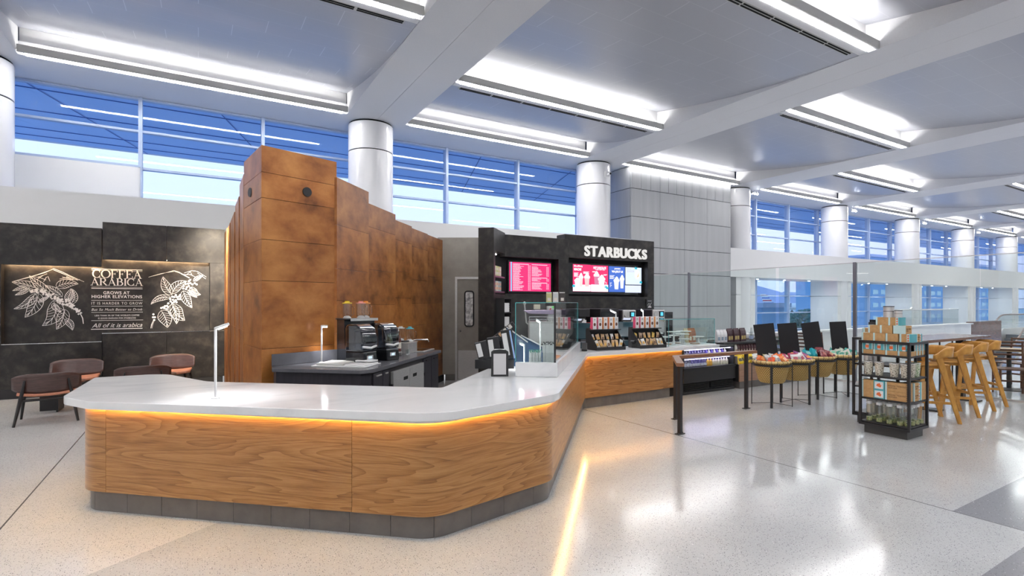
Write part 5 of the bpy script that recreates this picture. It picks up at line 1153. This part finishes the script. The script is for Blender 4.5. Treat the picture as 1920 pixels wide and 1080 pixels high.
# ================================================================ snack baskets
WK = noisy('woven_rush', [(.32, (.22, .12, .025)), (.55, (.52, .33, .09)), (.7, (.66, .46, .16))], 1, .7, bmp=0)
def rush():
    m, t, b = new('woven_rush'); a_ = N(t, 'ShaderNodeTexCoord'); sp = N(t, 'ShaderNodeSeparateXYZ'); t.links.new(a_.outputs['Object'], sp.inputs[0])
    ang = math_(t, 'ARCTAN2', sp.outputs[1], sp.outputs[0]); row = math_(t, 'MULTIPLY', sp.outputs[2], 52); fl = math_(t, 'FLOOR', row)
    s1 = math_(t, 'SINE', math_(t, 'ADD', math_(t, 'MULTIPLY', ang, 46), math_(t, 'MULTIPLY', fl, 3.14159)))
    s2 = math_(t, 'SINE', math_(t, 'MULTIPLY', math_(t, 'FRACT', row), 3.14159)); hgt = math_(t, 'MULTIPLY', math_(t, 'MULTIPLY_ADD', s1, .5, .5), s2)
    c = ramp(t, hgt, [(.03, (.22, .12, .03)), (.25, (.62, .42, .13)), (.9, (.82, .60, .25))]); t.links.new(c, b.inputs['Base Color']); b.inputs['Roughness'].default_value = .7; bump(t, b, hgt, .8, .008); return m
WK = rush(); RIM = noisy('rush_rim', [(.3, (.62, .43, .15)), (.7, (.86, .64, .30))], 20, .6)
BK = [((7.70, 4.92), 'nearest and leftmost', R(-13)), ((8.30, 4.90), 'second from left', R(30)), ((9.03, 4.95), 'third from left', R(-14)), ((9.67, 4.88), 'rightmost', R(2))]
cont = ['mixed pale and orange snack bags', 'purple and orange snack bags', 'maroon, teal and orange snack bags', 'pale green snack bags']
for i, ((bx, by), nm, rz) in enumerate(BK):
    T = thing('basket', (bx, by, .36), f'woven basket of {cont[i]}, {nm} of the row', 'basket', group='woven snack baskets')
    MB().lathe([(.165, 0), (.19, .03), (.235, .2), (.262, .32), (.25, .32), (.225, .2), (.16, .02)], n=40).build('bowl', WK, T, smooth=True)
    MB().tube([(.262*math.cos(t*R(9)), .262*math.sin(t*R(9)), .328) for t in range(40)], .022, 10, closed=True).build('rim', RIM, T, smooth=True)
    mb = MB()
    for k in range(22): a_ = 2*math.pi*k/22; c = Vector((.262*math.cos(a_), .262*math.sin(a_), .328)); mb.tube([c+Vector((.024*math.cos(q)*math.cos(a_), .024*math.cos(q)*math.sin(a_), .024*math.sin(q))) for q in [R(45*s) for s in range(8)]], .0035, 5, closed=True)
    mb.build('rim_stitching', M['black'], T)
    S = thing('basket_stand', (bx, by, 0), f'black four-legged metal stand under the {nm} basket', 'stand', rz, group='black basket stands')
    rg = [(.272*math.cos(t*R(9)), .272*math.sin(t*R(9))) for t in range(41)]
    ribbon(rg, .622, .655, 'ring', M['black'], S, thick=-.006)
    for k in range(4):
        a_ = R(45+90*k)
        MB().cbox((.284*math.cos(a_), .284*math.sin(a_), .325), (.012, .036, .65), rz=a_).build('leg', M['black'], S, bevel=.002)
    MB().tube([(.28*math.cos(R(45)), .28*math.sin(R(45)), .012), (0, 0, .035), (-.28*math.cos(R(45)), -.28*math.sin(R(45)), .012)], .004, 6).tube([(.28*math.cos(R(135)), .28*math.sin(R(135)), .012), (0, 0, .042), (-.28*math.cos(R(135)), -.28*math.sin(R(135)), .012)], .004, 6).build('cross_wire', M['black'], S)
    bw, bh = .31, .50; tl_ = [R(6), R(4), R(7), R(2)][i]
    B = thing('sign_board', (bx+(.05, .04, .07, .06)[i], by+.10-(.03, .025, .04, .035)[i], .62), f'blank black sign board rising from the {nm} basket', 'sign board', -PH+R(-6+4*i), group='blank black sign boards')
    mb = MB().cbox((-.05 if i != 3 else 0, 0, .34), (bw, .012, bh+.12), ry=-tl_, rx=R(-6)); mb.build('board', M['black_matte'], B, bevel=.002)
rr = random.Random(33)
pal = [[((.74,.73,.70), (.25,.25,.28)), ((.62,.55,.30), (.10,.10,.12)), ((.75,.16,.03), (.85,.35,.1)), ((.80,.22,.05), (.9,.5,.3)), ((.70,.70,.72), (.2,.3,.5)), ((.78,.10,.02), (.5,.05,.02)), ((.66,.60,.38), (.2,.2,.2))],
       [((.30,.08,.25), (.8,.3,.08)), ((.78,.28,.08), (.35,.1,.3)), ((.72,.70,.72), (.5,.1,.15)), ((.36,.09,.28), (.85,.4,.1)), ((.45,.05,.12), (.8,.75,.7))],
       [((.22,.035,.045), (.5,.2,.1)), ((.02,.38,.45), (.05,.5,.55)), ((.20,.03,.04), (.45,.12,.1)), ((.80,.20,.03), (.9,.35,.1)), ((.02,.36,.42), (.3,.6,.6))],
       [((.55,.60,.50), (.05,.30,.22)), ((.62,.62,.55), (.1,.4,.25)), ((.05,.32,.28), (.6,.65,.55)), ((.66,.66,.60), (.1,.35,.2))]]
lname = ['pale or orange', 'purple and orange', 'maroon, teal or orange', 'pale green']
for i, ((bx, by), nm, rz) in enumerate(BK):
    n = [15, 14, 12, 14][i]
    for k in range(n):
        a_ = k*2.4; r_ = .205*math.sqrt((k+.3)/n); c, pc = pal[i][k % len(pal[i])]
        big = i == 2; w_, h_ = (.13, .17) if big else (.115, .15)
        pouch('snack_bag', (bx+r_*math.cos(a_), by+r_*math.sin(a_), .700+.018*(n-k)/n*2+(.02 if big else 0)), w_, h_, .075, flat('foil', c, .25), (R(-38+rr.uniform(-22, 22)), R(rr.uniform(-35, 35)), R(-31+rr.uniform(-50, 50))),
              f'{lname[i]} snack bag heaped in the {nm} basket', 'snack bag', f'snack bags in the {nm} basket', acc=flat('foil_print', pc, .35))
# ================================================================ gift shelf units
def rack(x0, x1, y0, y1, lab, shelves):
    T = thing('shelf_unit', ((x0+x1)/2, (y0+y1)/2, 0), lab, 'shelf unit'); a, b = (x1-x0)/2, (y1-y0)/2; t = .014
    for sx_ in (-1, 1):
        for sy_ in (-1, 1):
            MB().box(sx_*a-t, sx_*a+t, sy_*b-t, sy_*b+t, .10, 1.14).build('post', M['black'], T, bevel=.002)
    for nm, za, zb in (('top_rails', 1.11, 1.14), ('bottom_rails', .10, .13)):
        mb = MB()
        for sy_ in (-1, 1): mb.box(-a+t, a-t, sy_*b-t, sy_*b+t, za, zb)
        for sx_ in (-1, 1): mb.box(sx_*a-t, sx_*a+t, -b, b, za, zb)
        mb.build(nm, M['black'], T)
    MB().box(-a+t, a-t, -b+t, b-t, 1.125, 1.138).build('top_panel', M['black'], T)
    for z in shelves: MB().box(-a, a, -b, b, z-.022, z).build('shelf', M['black'], T, bevel=.002)
    MB().box(-a+.0, a-.0, -b+.0, b-.0, .135, .15).build('bottom_shelf', M['black'], T); MB().box(-a+.03, a-.03, -b+.03, b-.03, 0, .10).build('plinth', flat('plinth_grey', (.05, .05, .05), .5), T, bevel=.003)
    mb = MB()
    for k in range(40): mb.box(-a-t-.006, -a-t, -b+t-.002, -b+t+.004, .2+k*.022, .21+k*.022); mb.box(-a-t-.006, -a-t, b-t-.004, b-t+.002, .2+k*.022, .21+k*.022)
    mb.build('slotted_strip', M['black'], T)
AX0, AX1, AY0, AY1 = 7.06, 7.52, 2.82, 3.34
rack(AX0, AX1, AY0, AY1, 'black metal shelf unit of boxed mugs and glass bottles, the front one', [.975, .715, .44])
rack(7.56, 8.04, 3.14, 3.66, 'black metal shelf unit half hidden behind the front one', [.80, .50])
KR = noisy('kraft_card', [(.3, (.46, .26, .10)), (.7, (.56, .34, .145))], 30, .7); TE = flat('teal_band', (.10, .42, .48), .5); LB = flat('pale_blue_band', (.55, .74, .74), .5); OR = flat('orange_print', (.78, .16, .04), .5); KT = flat('kraft_print', (.22, .12, .05), .7)
def mugbox(loc, d, rz, lab, group, win='x', text_=False, flip=1):
    """boxed mug: kraft carton with blue bands and a window of the mug"""
    T = thing('mug_box', loc, lab, 'box', rz, group=group); a, b, h = d[0]/2, d[1]/2, d[2]
    K = MB().box(-a, a, -b, b, 0, h).build('carton', KR, T, bevel=.002)
    e_ = .0012
    MB().box(-a-e_, -a+.018, -b-e_, b+e_, -.0+.001, h+e_).build('end_band', LB, K)
    if win:
        MB().box(a-.055, a-.028, -b-e_, b+e_, .001, h+e_).build('pale_band', LB, K); MB().box(a-.028, a+e_, -b-e_, b+e_, .001, h+e_).build('teal_band', TE, T)
        mb = MB()
        for z in (.2, .5, .8): mb.cbox((a-.041, -b-.0018, h*z), (.016, .001, h*.16), ry=.6).cbox((a-.041, -b-.002, h*(z+.1)), (.010, .001, h*.07), ry=-.5)
        mb.build('orange_pattern', OR, K)
    if text_:
        Mx = Matrix(((1,0,0,0),(0,0,-1,-b),(0,1,0,0),(0,0,0,1)))
        text('box_print', 'BEEN THERE', Mx, -a+.03, a-.06 if win else a-.02, h*.52, h*.68, KT, K, ext=.001, bold=.02); text('box_print', 'SERIES', Mx, -a+.03, -a+.03+(2*a-.08)*.6, h*.30, h*.45, KT, K, ext=.001, bold=.02)
    return T
rzL = R(-90)   # long side facing the viewer (towards -x)
# pyramid on top: rows along y, facing -x
def P3(x, y, z): return (x, y, z)
bw, bd, bh = .125, .11, .095
z0 = 1.1385
lay = [(0, 3.335-.07, .135, [0, 1, 2, 3]), ]
G_ = 'mug boxes of the pyramid'
ys = [3.27, 3.14, 3.005, 2.86]
for k, y in enumerate(ys): mugbox((AX0+.075, y, z0), (.128, .11, bh), rzL, ['kraft mug box at the left end of the pyramid base', 'second kraft mug box from the left of the pyramid base', 'third kraft mug box from the left of the pyramid base', 'kraft mug box with teal and orange ends at the front corner of the pyramid base'][k], G_, win='x' if k == 3 else None)
mugbox((AX0+.22, 2.86, z0), (.14, .11, bh), 0, 'kraft mug box with printed words on the right side of the pyramid base', G_, win='x', text_=True)
for k, y in enumerate([3.20, 3.07]): mugbox((AX0+.085, y, z0+bh+.001), (.128, .11, bh), rzL, ['left kraft box of the pyramid middle tier', 'centre kraft box of the pyramid middle tier'][k], G_, win=None)
mugbox((AX0+.12, 2.935, z0+bh+.001), (.17, .12, bh), 0, 'printed kraft box at the right of the pyramid middle tier', G_, win=None, text_=True)
for k, y in enumerate([3.12, 2.985]): mugbox((AX0+.10, y, z0+2*bh+.002), (.132, .11, bh), rzL, ['left kraft box on the pyramid top tier', 'right kraft box with teal band on the pyramid top tier'][k], G_, win='x' if k else None)
def canister(x, y, z, r, h, lab):
    T = thing('canister', (x, y, z), lab, 'canister', group='steel canisters'); MB().lathe([(r, 0), (r, h*.93)], n=24).build('body', M['steel'], T, smooth=True); MB().lathe([(r*1.04, h*.93), (r*1.04, h)], n=24).build('lid', M['black'], T, smooth=True); MB().lathe([(r*1.02, h*.52), (r*1.02, h*.56)], n=24).build('band', M['black'], T, smooth=True)
canister(AX0+.11, 3.075, z0+3*bh+.003, .055, .135, 'taller black-lidded steel canister on the pyramid'); canister(AX0+.10, 2.97, z0+3*bh+.003, .040, .085, 'smaller steel canister on the pyramid')
T = thing('black_box', (AX0+.30, 3.30, z0), 'plain black box standing behind the mug pyramid', 'box'); MB().box(-.06, .06, -.06, .06, 0, .22).build('body', M['black'], T, bevel=.004); MB().box(-.05, .05, -.05, .05, .22, .25).build('lid', M['black_gloss'], T)
T = mugbox((7.66, 3.50, 1.1395), (.17, .14, .13), R(-60), 'open kraft box at the left on the rear shelf unit', 'open boxes', win=None); MB().box(.0855, .10, -.07, .07, .0, .125).build('opening_shade', M['black'], T)  # black slab stands in for the shaded inside of the carton
# shelf 1: mug windows over kraft boxes
for k in range(4):
    y = 3.27-.13*k
    mugbox((AX0+.075, y, .9755), (.125, .11, .055), rzL, f'flat kraft box, {["leftmost", "second", "third", "rightmost"][k]} under the windowed mug boxes', 'flat kraft boxes on the first shelf', win=None)
    T = thing('windowed_mug_box', (AX0+.075, y, 1.0315), f'windowed box showing a white mug with orange print, {["leftmost", "second", "third", "rightmost"][k]} on the first shelf', 'box', rzL, group='windowed mug boxes on the first shelf')
    MB().box(-.060, .060, -.055, .055, 0, .075).build('carton', TE, T, bevel=.002); MB().tube([(0, -.030, .004), (0, -.030, .072)], .031, 18).build('mug', M['white'], T, smooth=True); MB().box(-.018, .018, -.063, -.0605, .018, .052).build('mug_print', OR, T); MB().box(-.06, -.05, -.0565, .055, 0, .0752).box(.05, .06, -.0565, .055, 0, .0752).build('corner_band', LB, T)
for k in range(4):
    x = AX0+.19+.075*k
    mugbox((x, AY0+.075, .9755), (.07, .12, .055), 0, f'narrow kraft box on the right side of the first shelf, {["nearest", "second", "third", "farthest"][k]}', 'narrow kraft boxes of the first shelf', win=None)
    T = mugbox((x, AY0+.075, 1.0315), (.07, .12, .075), 0, f'teal-banded mug box on the right side of the first shelf, {["nearest", "second", "third", "farthest"][k]}', 'teal mug boxes of the first shelf', win='x')
# shelf 2: patterned mugs
MG = []
def mugmat(nm, base, spot):
    m, t, b = new(nm); co = coords(t, 'Object', (1, 1, 1)); v = N(t, 'ShaderNodeTexVoronoi', Scale=62); t.links.new(co, v.inputs['Vector'])
    f_ = math_(t, 'LESS_THAN', v.outputs['Distance'], .36); t.links.new(mix(t, base, spot, f_), b.inputs['Base Color']); b.inputs['Roughness'].default_value = .3; return m
m1, m2 = mugmat('speckled_mug', (.66, .62, .52), (.12, .10, .07)), mugmat('leafy_mug', (.62, .66, .52), (.05, .26, .03))
for k, (x, y, mm, l) in enumerate(((AX0+.07, 3.28, m1, 'left'), (AX0+.07, 3.16, m1, 'second place from the left'), (AX0+.07, 3.00, m1, 'middle'), (AX0+.08, 2.89, m1, 'front corner'), (AX0+.21, 2.89, m1, 'right side, behind the corner post,'), (AX0+.34, 2.89, m2, 'green leafy right-hand'))):
    T = thing('patterned_cup', (x, y, .7155), (f'cream patterned cup at the {l} of the second shelf' if mm is m1 else 'green leafy patterned cup at the right end of the second shelf'), 'cup', group='patterned cups on the second shelf'); MB().lathe([(.038, 0), (.052, .165), (.047, .165), (.036, .01)], n=26).build('cup', mm, T, smooth=True); MB().lathe([(.053, .158), (.054, .167), (.047, .167)], n=26, cap=False).build('rim', M['white'], T, smooth=True)
# shelf 3: two stacked layers of printed boxes
for j in range(2):
    z = .4405+j*.108; tr = ['lower', 'upper'][j]
    T = mugbox((AX0+.075, 3.265, z), (.13, .12, .107), rzL, f'plain kraft box at the left of the {tr} layer on the third shelf', 'kraft boxes on the third shelf', win=None)
    T = thing('windowed_mug_box', (AX0+.075, 3.14, z), f'box with an orange-printed mug window in the {tr} layer on the third shelf', 'box', rzL, group='windowed mug boxes on the third shelf')
    MB().box(-.058, .058, -.06, .06, 0, .107).build('carton', TE, T, bevel=.002); MB().box(-.046, .046, -.0615, -.060, .012, .095).build('window', M['white'], T); MB().cbox((0, -.062, .05), (.05, .001, .03), ry=.4).cbox((.0, -.0625, .065), (.03, .001, .02), ry=-.6).build('orange_print', OR, T)
    mugbox((AX0+.075, 2.955, z), (.235, .12, .107), rzL, f'wide kraft box with printed words in the {tr} layer on the third shelf', 'wide printed boxes on the third shelf', win=None, text_=True)
    mugbox((AX0+.225, AY0+.065, z), (.17, .12, .107), 0, f'kraft box with teal end on the right side of the {tr} layer, third shelf', 'side boxes on the third shelf', win='x', text_=True); mugbox((AX0+.39, AY0+.065, z), (.15, .12, .107), 0, f'plain kraft box at the far right of the {tr} layer, third shelf', 'far side boxes on the third shelf', win=None)
# bottom: infuser bottles
gm = mugmat('herb_print', (.45, .45, .20), (.10, .22, .04))
k = 0
for y in (3.27, 3.16, 3.05, 2.94, 2.87):
    for x in (AX0+.07, AX0+.18, AX0+.29, AX0+.40):
        k += 1; T = thing('infuser_bottle', (x+(.02 if y < 2.9 else 0), y, .1505), 'clear glass bottle with white cap and leafy base on the bottom shelf', 'bottle', group='glass bottles on the bottom shelf')
        MB().lathe([(.034, 0), (.034, .19), (.026, .205)], n=16, cap=False).build('glass', M['clear'], T, smooth=True); MB().lathe([(.03, .001), (.03, .045)], n=16).build('herb_print', gm, T, smooth=True); MB().lathe([(.030, .205), (.032, .21), (.032, .24), (.014, .245), (.014, .262)], n=16).build('cap', M['white'], T, smooth=True)
for x in (7.68, 7.80, 7.92):
    for y in (3.30, 3.50): T = thing('ribbed_canister', (x, y, .1505), 'white ribbed canister low in the rear shelf unit', 'canister', group='ribbed canisters in the rear unit'); MB().lathe([(.05+.002*(i % 2), i*.012) for i in range(24)], n=18).build('body', M['cream'], T, smooth=True); MB().lathe([(.053, .28), (.053, .3)], n=18).build('lid', M['white'], T, smooth=True)
for i, x in enumerate((7.64, 7.76, 7.9)): canister(x, 3.52, .8005, .045, .2, f'steel canister in the rear shelf unit, {["left", "middle", "right"][i]}')
# ================================================================ oak bar stools and high table
TB = thing('high_table', (9.85, 3.60, 0), 'long dark walnut high table beside the oak bar stools', 'table')
MB().box(-1.5, 1.30, -.30, .28, 1.03, 1.07).build('tabletop', M['table_wood'], TB, bevel=.003)
for x in (-.45, 1.0): MB().box(x-.06, x+.06, -.05, .05, .02, 1.03).build('leg', M['black'], TB, bevel=.003); MB().box(x-.10, x+.10, -.25, .25, 0, .02).build('foot', M['black'], TB, bevel=.003)
for x in (-.75, -.15, .7, 1.2): MB().tube([(x, .18, 0.0), (x, .18, 1.03)], .012, 8).build('slim_post', M['black'], TB)
def stool(loc, rz, lab):
    T = thing('bar_stool', loc, lab, 'bar stool', rz, group='oak bar stools')
    m = M['oak']
    # local: back towards -y, seat centre at 0
    for s in (-1, 1):
        mb = MB(); a, b = Vector((s*.235, -.265, 0)), Vector((s*.222, -.035, .875)); n = Vector((0, 1, 0))
        def beam(a, b, w0, w1, d0, d1):
            q = MB(); vs = [(a.x-w0/2, a.y-d0/2, a.z), (a.x+w0/2, a.y-d0/2, a.z), (a.x+w0/2, a.y+d0/2, a.z), (a.x-w0/2, a.y+d0/2, a.z), (b.x-w1/2, b.y-d1/2, b.z), (b.x+w1/2, b.y-d1/2, b.z), (b.x+w1/2, b.y+d1/2, b.z), (b.x-w1/2, b.y+d1/2, b.z)]
            return q.add(vs, [(3,2,1,0),(4,5,6,7),(0,1,5,4),(1,2,6,5),(2,3,7,6),(3,0,4,7)])
        beam(a, b, .028, .034, .045, .075).build('leg', m, T, bevel=.004)
        beam(Vector((s*.205, .185, 0)), Vector((s*.165, .11, .735)), .028, .03, .04, .055).build('leg', m, T, bevel=.004)
        beam(Vector((s*.222, -.215, .27)), Vector((s*.196, .165, .27)), .02, .02, .03, .03)
        MB().add([(s*.235-.009, -.225, .25), (s*.235+.009, -.225, .25), (s*.20+.009, .165, .25), (s*.20-.009, .165, .25), (s*.235-.009, -.225, .285), (s*.235+.009, -.225, .285), (s*.20+.009, .165, .285), (s*.20-.009, .165, .285)], [(3,2,1,0),(4,5,6,7),(0,1,5,4),(1,2,6,5),(2,3,7,6),(3,0,4,7)]).build('side_rail', m, T, bevel=.003)
    MB().box(-.195, .195, .155, .175, .25, .29).build('foot_rail', m, T, bevel=.003); MB().box(-.225, .225, -.222, -.204, .30, .34).build('rear_rail', m, T, bevel=.003)
    MB().grid(lambda s, t: ((s-.5)*.42*(1-.12*(2*t-1)**2), -.17+.36*t, .765-.018*math.sin(math.pi*s)*math.sin(math.pi*t)), 8, 8).build('seat', m, T, solid=.022, smooth=True); MB().box(-.18, .18, -.13, .13, .715, .748).build('seat_frame', m, T, bevel=.003)
    pth = fillet([(.232, .03), (.225, -.235), (-.225, -.235), (-.232, .03)], [0, .15, .15, 0], False, 8); pth = [tuple(Vector(pth[0]).lerp(Vector(pth[1]), q/5)) for q in range(5)]+pth[1:-1]+[tuple(Vector(pth[-2]).lerp(Vector(pth[-1]), q/5)) for q in range(1, 6)]
    nn_ = len(pth)-1
    def back(s, t):
        x, y = pth[int(round(s*nn_))]; f_ = max(0, min(1, (.03-y)/.16)); f_ = f_*f_*(3-2*f_)
        z0_, z1_ = .845+.03*f_, .905+.105*f_; return (x, y+.02*(.5-t)*f_, z0_+(z1_-z0_)*t)
    MB().grid(back, nn_, 4).build('backrest', m, T, solid=.02, smooth=True)
    return T
def mid(a, b): return ((a[0]+b[0])/2, (a[1]+b[1])/2)
feet = [((8.62,2.86),(8.94,3.18)), ((9.30,2.90),(9.64,3.17)), ((10.08,2.95),(10.38,3.24)), ((10.67,3.0),(10.99,3.25))]
sl_ = ['nearest oak bar stool, beside the gift shelf unit', 'second oak bar stool from the gift shelf unit', 'third oak bar stool from the gift shelf unit', 'farthest oak bar stool at the dark high table']
for (a, b), l in zip(feet, sl_):
    m_ = mid(a, b); fx, fy = -.65, .76; stool((m_[0]+fx*.265, m_[1]+fy*.265, 0), math.atan2(.32, .34), l)
# ================================================================ seating beyond the glass
def ladder_chair(loc, rz, lab, grp='dark ladder-back chairs'):
    T = thing('dining_chair', loc, lab, 'chair', rz, group=grp); m = M['dark_wood']
    for s in (-1, 1):
        MB().tube([(s*.20, -.22, 0), (s*.20, -.19, .45), (s*.20, -.24, .92)], [.017, .02, .015], 8).build('leg', m, T, smooth=True); MB().tube([(s*.20, .19, 0), (s*.20, .19, .44)], [.015, .019], 8).build('leg', m, T, smooth=True)
        MB().box(s*.2-.01, s*.2+.01, -.18, .18, .20, .235).build('side_rail', m, T)
    MB().prism(fillet([(-.22,-.20),(.22,-.20),(.23,.22),(-.23,.22)], [.03]*4, True), .44, .465).build('seat', m, T, bevel=.004)
    for z in (.60, .68, .76, .84, .90): MB().grid(lambda s, t, z=z: (-.21+.42*s, -.215-.03*math.sin(math.pi*s)-.11*(z-.45)/1, z-.017+.034*t), 8, 1).build('back_slat', m, T, solid=.014, smooth=True)
    MB().box(-.19, .19, -.2, -.18, .2, .23).build('back_rail', m, T); return T
ladder_chair((12.16, 3.32, 0), R(120), 'dark ladder-back chair left of the round table behind the stools'); ladder_chair((13.45, 3.62, 0), R(75), 'dark ladder-back chair at the far right of the round table')
T = thing('round_table', (12.85, 3.55, 0), 'round table with pale oak edge and black pedestal beyond the stools', 'table'); MB().lathe([(.36, .72), (.37, .725), (.37, .745), (.36, .75)], n=40).build('tabletop', flat('pale_oak', (.62, .45, .28), .4), T, smooth=True); MB().tube([(0,0,.02),(0,0,.72)], .035, 16).build('column', M['black'], T, smooth=True); MB().lathe([(.27, 0), (.27, .012), (.05, .03)], n=36).build('base', M['black'], T, smooth=True)
ladder_chair((12.15, 6.55, 0), R(160), 'dark ladder-back chair behind the rightmost sign board', 'ladder-back chairs behind the sign boards'); ladder_chair((12.9, 6.2, 0), R(200), 'dark ladder-back chair far behind the third basket', 'ladder-back chairs behind the sign boards'); ladder_chair((11.6, 6.75, 0), R(110), 'dark ladder-back chair seen between the first two sign boards', 'ladder-back chairs behind the sign boards')
# ================================================================ glass partition
GP = thing('glass_partition', (11.35, 6.4, 0), 'tall clear glass partition with steel posts behind the baskets', 'glass partition')
segs = [(-4.4, -2.9), (-2.9, -1.0), (-1.0, .68), (.75, 3.2), (3.25, 5.6)]
for a, b in segs: MB().box(-.006, .006, a+.006, b-.006, .03, 2.40).build('pane', M['screen_glass'], GP)
for y in (-.95+.02, 3.22): MB().box(-.025, .025, y-.03, y+.03, 0, 2.42).build('post', flat('dark_steel', (.22, .22, .25), .3, .7), GP, bevel=.003)
MB().box(-.009, .009, -4.4, 5.6, 2.40, 2.415).build('top_edge', M['steel'], GP); MB().box(-.02, .02, -4.4, 5.6, 0, .03).build('floor_channel', M['steel'], GP)
# ================================================================ lounge seating by the mural
def lounge(loc, rz, lab):
    T = thing('lounge_chair', loc, lab, 'chair', rz, group='low lounge chairs by the mural')
    # back at -y
    def bk(s, t):
        x = (s-.5)*.70; e_ = abs(2*s-1); z0_ = .40+.03*e_**6*2; z1_ = .665-.05*e_**5; return (x, -.27+.10*(2*s-1)**2-.07*(t-.5), z0_+(z1_-z0_)*t)
    MB().grid(bk, 20, 6).build('backrest', M['chair_ply'], T, solid=.018, smooth=True)
    def st(s, t): x = (s-.5)*.66*(1-.1*(1-t)); return (x, -.24+.50*t, .355+.03*t+.03*(2*s-1)**2+.02*math.cos(math.pi*t))
    MB().grid(st, 14, 10).build('seat', M['leather'], T, solid=.035, smooth=True)
    for s in (-1, 1):
        MB().tube([(s*.32, -.34, 0), (s*.26, -.22, .34), (s*.22, -.29, .58)], [.014, .024, .012], 8).build('leg', M['black'], T, smooth=True); MB().tube([(s*.29, .25, 0), (s*.25, .17, .36)], [.013, .022], 8).build('leg', M['black'], T, smooth=True)
        MB().tube([(s*.26, -.20, .33), (s*.25, .20, .35)], .016, 8).build('seat_rail', M['black'], T, smooth=True)
    MB().tube([(-.26, -.18, .31), (.26, -.18, .31)], .018, 8).build('cross_rail', M['black'], T, smooth=True); return T
lounge((-1.76, 9.42, 0), R(8), 'dark lounge chair with tan seat at far left, back to the viewer')
lounge((-1.72, 10.95, 0), R(178), 'dark lounge chair with tan seat against the left half of the mural wall')
lounge((-.72, 9.75, 0), R(5), 'dark lounge chair whose back just shows over the counter, below the branch with cherries')
lounge((-.42, 11.1, 0), R(172), 'dark lounge chair against the right half of the mural wall')
for x, y, l in ((-1.78, 10.2, 'low dark table between the two left lounge chairs'), (-.62, 10.45, 'low dark table between the two right lounge chairs')):
    T = thing('low_table', (x, y, 0), l, 'table'); MB().lathe([(.30, .40), (.31, .405), (.31, .42), (.30, .425)], n=36).build('tabletop', M['dark_wood'], T, smooth=True); MB().box(-.22, -.02, -.012, .012, 0, .40).box(.0, .024, -.2, .2, 0, .40).build('slab_leg', M['black'], T)
# ================================================================ far right: dark panel, escalator
struct(MB().box(22.6, 25.3, 7.2, 7.35, 0, .95), 'wall_dark_panel', M['table_wood'])
T = thing('glass_railing', (24.5, 8.6, 0), 'clear glass railing with thin top rail behind the dark panel', 'railing')
MB().box(-4.0, 1.2, -.008, .008, .0, 1.35).build('pane', M['screen_glass'], T); MB().tube([(-4.0, 0, 1.36), (1.2, 0, 1.36)], .02, 8).build('top_rail', M['steel'], T, smooth=True)
ES = thing('escalator', (35.2, 9.3, 0), 'grey escalator sinking through the floor at the far right edge', 'escalator')
mb = MB().box(0, 3, -.55, .55, -.25, -.001)
for i in range(22): mb.box(-.36*(i+1), -.36*i, -.50, .50, -.6-.19*(i+1), -.19*(i+1)+.0)
mb.build('steps', noisy('step_grey', [(.3, (.16, .18, .20)), (.7, (.26, .28, .30))], 10, .4, .5, sc=(1, 60, 1)), ES)
for s in (-1, 1):
    pf = [(3, -.3), (3, .30), (-.3, .30), (-8.3, -3.9), (-8.3, -4.6), (-.2, -.4)]; mb = MB().prism(pf, s*.60-.06, s*.60+.06); mb.v = [(x, z, y) for x, y, z in mb.v]; mb.build('skirt_panel', M['steel'], ES)
    pg = [(3, .31), (3, .98), (-.4, .98), (-8.3, -3.1), (-8.3, -3.85), (-.3, .31)]; mb = MB().prism(pg, s*.60-.006, s*.60+.006); mb.v = [(x, z, y) for x, y, z in mb.v]; mb.build('balustrade_glass', M['screen_glass'], ES)
    MB().tube([(3.0, s*.60, 1.0), (-.1, s*.60, 1.0), (-.6, s*.60, .93), (-1.1, s*.6, .72), (-8.3, s*.60, -3.05)], .04, 10).build('handrail', flat('grey_rubber', (.25, .20, .19), .4), ES, smooth=True)
